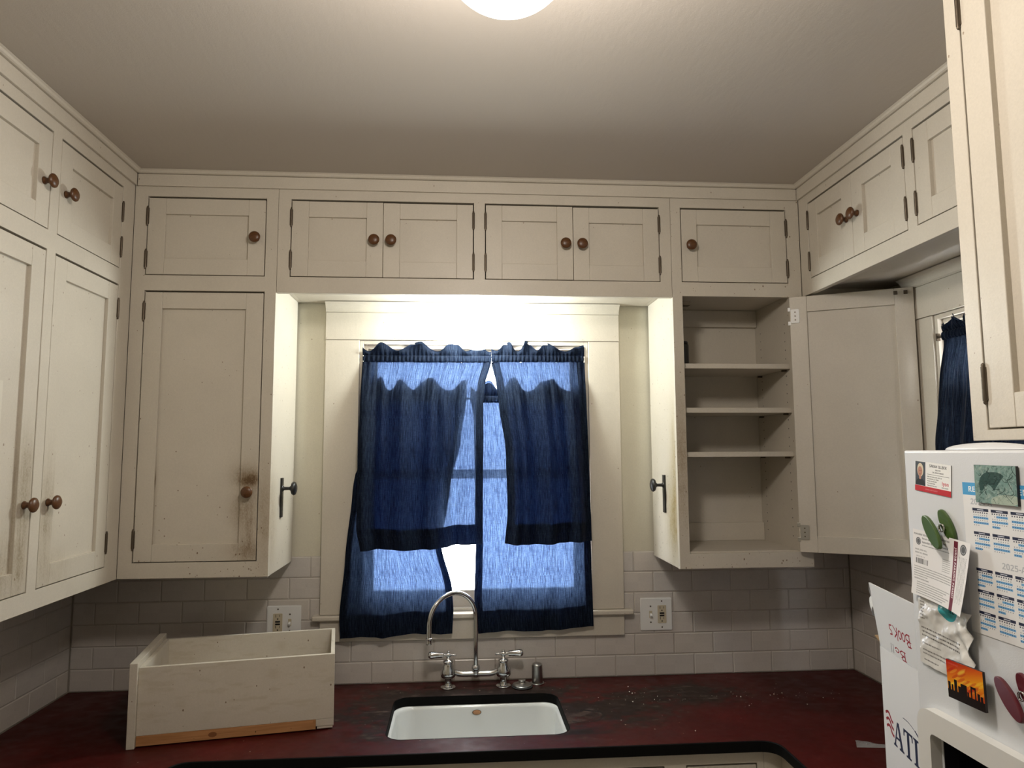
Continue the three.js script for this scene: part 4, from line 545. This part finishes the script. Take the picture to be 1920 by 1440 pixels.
const bagTex = canvasTex(768, 640, (g, W, Hh) => {
  g.fillStyle = '#dcdad6'; g.fillRect(0, 0, W, Hh); 
  g.fillStyle = '#3fa3ab'; g.beginPath(); g.arc(430, 30, 120, 0, 7); g.fill(); g.fillStyle = '#12383c'; g.font = 'bold 64px sans-serif'; g.save(); g.translate(470, 70); g.rotate(Math.PI); g.restore(); g.fillText('h2', 440, 70); for (let k = 0; k < 6; k++) scribble(g, 30, 60 + k * 30, 60, 12, '#6d6a66', k + 3);
  for (let k = 0; k < 3; k++) scribble(g, 30, 300 + k * 36, 560, 14, '#55524e', k + 50); scribble(g, 40, 440, 260, 13, '#66635f', 61); for (let k = 0; k < 2; k++) scribble(g, 50, 500 + k * 34, 400, 13, '#66635f', k + 70); scribble(g, 60, 590, 200, 12, '#66635f', 80);
});
paper('plastic_packet', 'crumpled clear plastic packet with a teal circle', 'packet', 1.645, 1.470, 0.126, 0.112, M({ map: bagTex, roughness: 0.2, side: THREE.DoubleSide }), (u, v) => 0.0015 + 0.011 * fbm(u * 8, v * 8, 3) * (1 - 0.6 * v) * (1 - 0.5 * Math.abs(Math.sin(5 * u + 8 * v))) + 0.010 * smooth(0.6, 1, u) * (1 - smooth(0.75, 1, v)) * Math.abs(Math.sin(9 * (u - v))), -0.06);
// spring clips
function clip(label, z, y, mat, len, wid, tilt, tilt2) {
  const t = thing('magnet_clip', label, 'clip', [FZ, y, z], 0); t.rotation.y = -Math.PI / 2;
  const oval = () => { const s = new THREE.Shape(); s.absellipse(0, 0, wid / 2, len / 2, 0, Math.PI * 2); const g = new THREE.ExtrudeGeometry(s, { depth: 0.003, bevelEnabled: true, bevelThickness: 0.0015, bevelSize: 0.0015, bevelSegments: 2, curveSegments: 28 }); return g; };
  const b = mesh('back_paddle', oval().scale(0.95, 0.8, 1).rotateZ(tilt2), mat, t); b.position.set(0.019, 0.012, 0.0018);
  const f = mesh('front_paddle', oval().rotateX(-0.16).rotateZ(tilt), mat, t); f.position.set(0, 0, 0.0145);
  mesh('spring', new THREE.TorusGeometry(0.006, 0.0012, 8, 20).scale(1, 1, 1.6), chrome, t).position.set(0.014, 0.008, 0.009);
}
const clipGreen = M({ color: rgb(0.055, 0.105, 0.022), roughness: 0.3 }), clipRed = M({ color: rgb(0.10, 0.006, 0.014), roughness: 0.3 });
clip('green oval spring clip holding the parking permit', 1.6445, 1.636, clipGreen, 0.066, 0.021, 0.85, 0.55);
clip('dark red oval spring clip beside the sunset magnet', 1.782, 1.426, clipRed, 0.068, 0.022, 0.95, 0.55);

// ---------------------------------------------------------------- moving box on the right-hand counter
{
  const az = R(11.4), t = thing('cardboard_box', 'white cardboard box with red handwriting, open flap on top', 'box', [0.734, CT + 0.0008, 1.04], -Math.PI / 2 - az + 2 * 0);
  // local x runs from the far edge towards the refrigerator, z out of the printed face
  const Lb = 0.40, Db = 0.30, hb = 0.382, th = 0.004;
  const card = M({ color: rgb(0.76, 0.76, 0.77), roughness: 0.75 }), kraft = M({ color: rgb(0.36, 0.24, 0.13), roughness: 0.9 });
  const faceTex = canvasTex(1024, 978, (g, W, Hh) => {
    g.fillStyle = '#fff'; g.fillRect(0, 0, W, Hh); g.save(); g.translate(36, 410); g.scale(1.1, 1);
    g.strokeStyle = '#a3192f'; g.lineWidth = 15; for (let k = 0; k < 3; k++) { const y = -22 + k * 38; g.beginPath(); g.moveTo(k * 4, y); g.quadraticCurveTo(36 + k * 4, y - 34, 62 + k * 2, y + 6); g.quadraticCurveTo(76 + k * 2, y + 26, 96 + k * 3, y + 26); g.stroke(); } g.restore(); g.fillStyle = '#18244a'; g.font = 'bold 208px serif'; g.fillText('ATI', 136, 538, 345); g.strokeStyle = '#18244a'; g.lineWidth = 4; g.beginPath(); g.moveTo(285, 332); g.quadraticCurveTo(430, 320, 520, 400); g.stroke(); g.lineWidth = 8; g.beginPath(); g.moveTo(440, 347); g.quadraticCurveTo(490, 366, 522, 404); g.stroke();
  });
  const face = M({ color: rgb(0.76, 0.76, 0.77), map: faceTex, roughness: 0.75 });
  const fp = new THREE.BoxGeometry(Lb, hb, th).translate(Lb / 2, hb / 2, -th / 2); const fm = new THREE.Mesh(fp, [card, card, card, card, face, kraft]); fm.name = 'printed_side'; fm.castShadow = fm.receiveShadow = true; t.add(fm);
  mesh('side', B(0, th, 0, hb, -Db, -th - 0.0002, 0), card, t); mesh('side', B(Lb - th, Lb, 0, hb, -Db, -th - 0.0002, 0), card, t); mesh('side', B(th, Lb - th, 0, hb, -Db, -Db + th, 0), card, t); mesh('bottom', B(th, Lb - th, 0, th, -Db + th, -th, 0), kraft, t);
  const flapTex = canvasTex(1024, 384, (g, W, Hh) => {
    g.fillStyle = '#fff'; g.fillRect(0, 0, W, Hh); g.save(); g.translate(445, 392); g.rotate(Math.PI); g.scale(1.1, 0.6); g.strokeStyle = '#a8162c'; g.lineWidth = 10; g.lineCap = 'round'; g.lineJoin = 'round';
    const st = (pts) => { g.beginPath(); pts.forEach(([x, y], i) => i ? g.lineTo(x, y) : g.moveTo(x, y)); g.stroke(); };
    // first word
    st([[70, 20], [64, 105]]); st([[58, 22], [100, 18], [112, 36], [92, 56], [70, 60], [112, 66], [120, 90], [96, 106], [56, 106]]); g.beginPath(); g.ellipse(160, 84, 22, 20, 0, 0.3, 5.6); g.stroke(); g.strokeStyle = '#3a3c46'; g.lineWidth = 5; st([[215, 30], [206, 118]]); st([[240, 30], [232, 118]]); g.strokeStyle = '#a8162c'; g.lineWidth = 10;
    // second word
    g.restore(); g.save(); g.translate(517, 282); g.rotate(Math.PI); g.scale(0.92, 0.8); g.strokeStyle = '#a8162c'; g.lineWidth = 10; g.lineCap = 'round'; st([[40, 10], [36, 95]]); st([[30, 12], [72, 10], [80, 28], [62, 44], [40, 48], [84, 56], [88, 80], [64, 96], [30, 96]]); g.beginPath(); g.ellipse(124, 60, 20, 30, 0.2, 0, 7); g.stroke(); g.beginPath(); g.ellipse(176, 60, 20, 30, 0.2, 0, 7); g.stroke(); st([[222, 8], [214, 98]]); st([[262, 22], [220, 58], [268, 100]]); st([[332, 24], [300, 30], [304, 52], [330, 66], [326, 92], [292, 98]]); g.restore();
  });
  const flapMat = M({ color: rgb(0.76, 0.76, 0.77), map: flapTex, roughness: 0.75 });
  const flap = new THREE.Mesh(new THREE.BoxGeometry(Lb - 0.002, 0.15, 0.003).translate(Lb / 2, 0.075, 0), [card, card, card, card, flapMat, kraft]); flap.name = 'flap'; flap.castShadow = flap.receiveShadow = true; flap.position.set(0, hb + 0.001, -0.002); flap.rotation.x = 0.13; t.add(flap);
  const fold = mesh('flap', B(0.006, Lb - 0.006, 0, 0.13, -0.0015, 0.0015, 0), kraft, t); fold.position.set(0, hb + 0.001, -Db + 0.002); fold.rotation.x = -1.2;
  const endf = mesh('flap', B(-0.0015, 0.0015, 0, 0.05, -Db + 0.01, -0.006, 0), kraft, t); endf.position.set(0.002, hb + 0.001, 0); endf.rotation.z = 1.35;
  const tp = sheet(8, 16, (s, v) => [0.004 - 0.040 * s * (0.35 + 0.65 * Math.sin(2.6 * v)) - 0.010 * v + 0.004 * noise(s * 5, v * 9), 0.149 - 0.078 * v - 0.010 * s - 0.006 * noise(v * 20, s * 9), 0.0022 - 0.010 * s + 0.003 * Math.sin(v * 9 + s * 3)], 0, 1, 0, 1, 0.03, 0.1); const tape = mesh('torn_tape', tp, M({ color: rgb(0.74, 0.74, 0.73), roughness: 0.6, side: THREE.DoubleSide }), flap, false); tape.userData.label = 'torn strip of white paper tape';
}
// scrap of clear plastic and crumbs on the counter
{
  const g = sheet(12, 8, (s, v) => [0.088 * s, 0.001 + 0.014 * fbm(s * 5 + 2, v * 4, 3) * (1 - s * 0.5) * Math.sin(Math.PI * v), 0.045 * v * (1 - 0.55 * s)], 0, 1, 0, 1, 0.09, 0.05);
  const w = mesh('plastic_wrapper', g, MP({ color: rgb(0.8, 0.8, 0.8), transmission: 0.75, roughness: 0.2, thickness: 0, side: THREE.DoubleSide }), scene, false); w.position.set(0.875, CT + 0.0006, 0.655); w.rotation.y = -0.4; w.userData = { label: 'scrap of clear plastic wrapper on the red countertop', category: 'wrapper' };
  const cr = []; for (let k = 0; k < 120; k++) { const a = rnd() < 0.5, x = a ? lerp(0.15, 1.05, rnd()) : lerp(-0.75, 0.9, rnd()), z = a ? 0.22 + 0.10 * (rnd() - 0.5) + 0.06 * rnd() : lerp(0.05, 0.6, rnd()); if (x > SK.x0 - 0.02 && x < SK.x1 + 0.02 && z > SK.z0 - 0.02 && z < SK.z1 + 0.02) continue; if (x < -0.62 && z > 0.03) continue; const s = 0.0006 + 0.0016 * rnd() ** 3; cr.push(new THREE.TetrahedronGeometry(s * 1.4).rotateX(rnd() * 6).rotateY(rnd() * 6).translate(x, CT + s * 1.45, z)); }
  const m = mesh('crumbs', cr, M({ color: rgb(0.66, 0.62, 0.55), roughness: 0.9 }), scene); m.userData = { kind: 'stuff', label: 'pale crumbs scattered over the red countertop', category: 'crumbs' };
}
renderer.render(scene, camera);
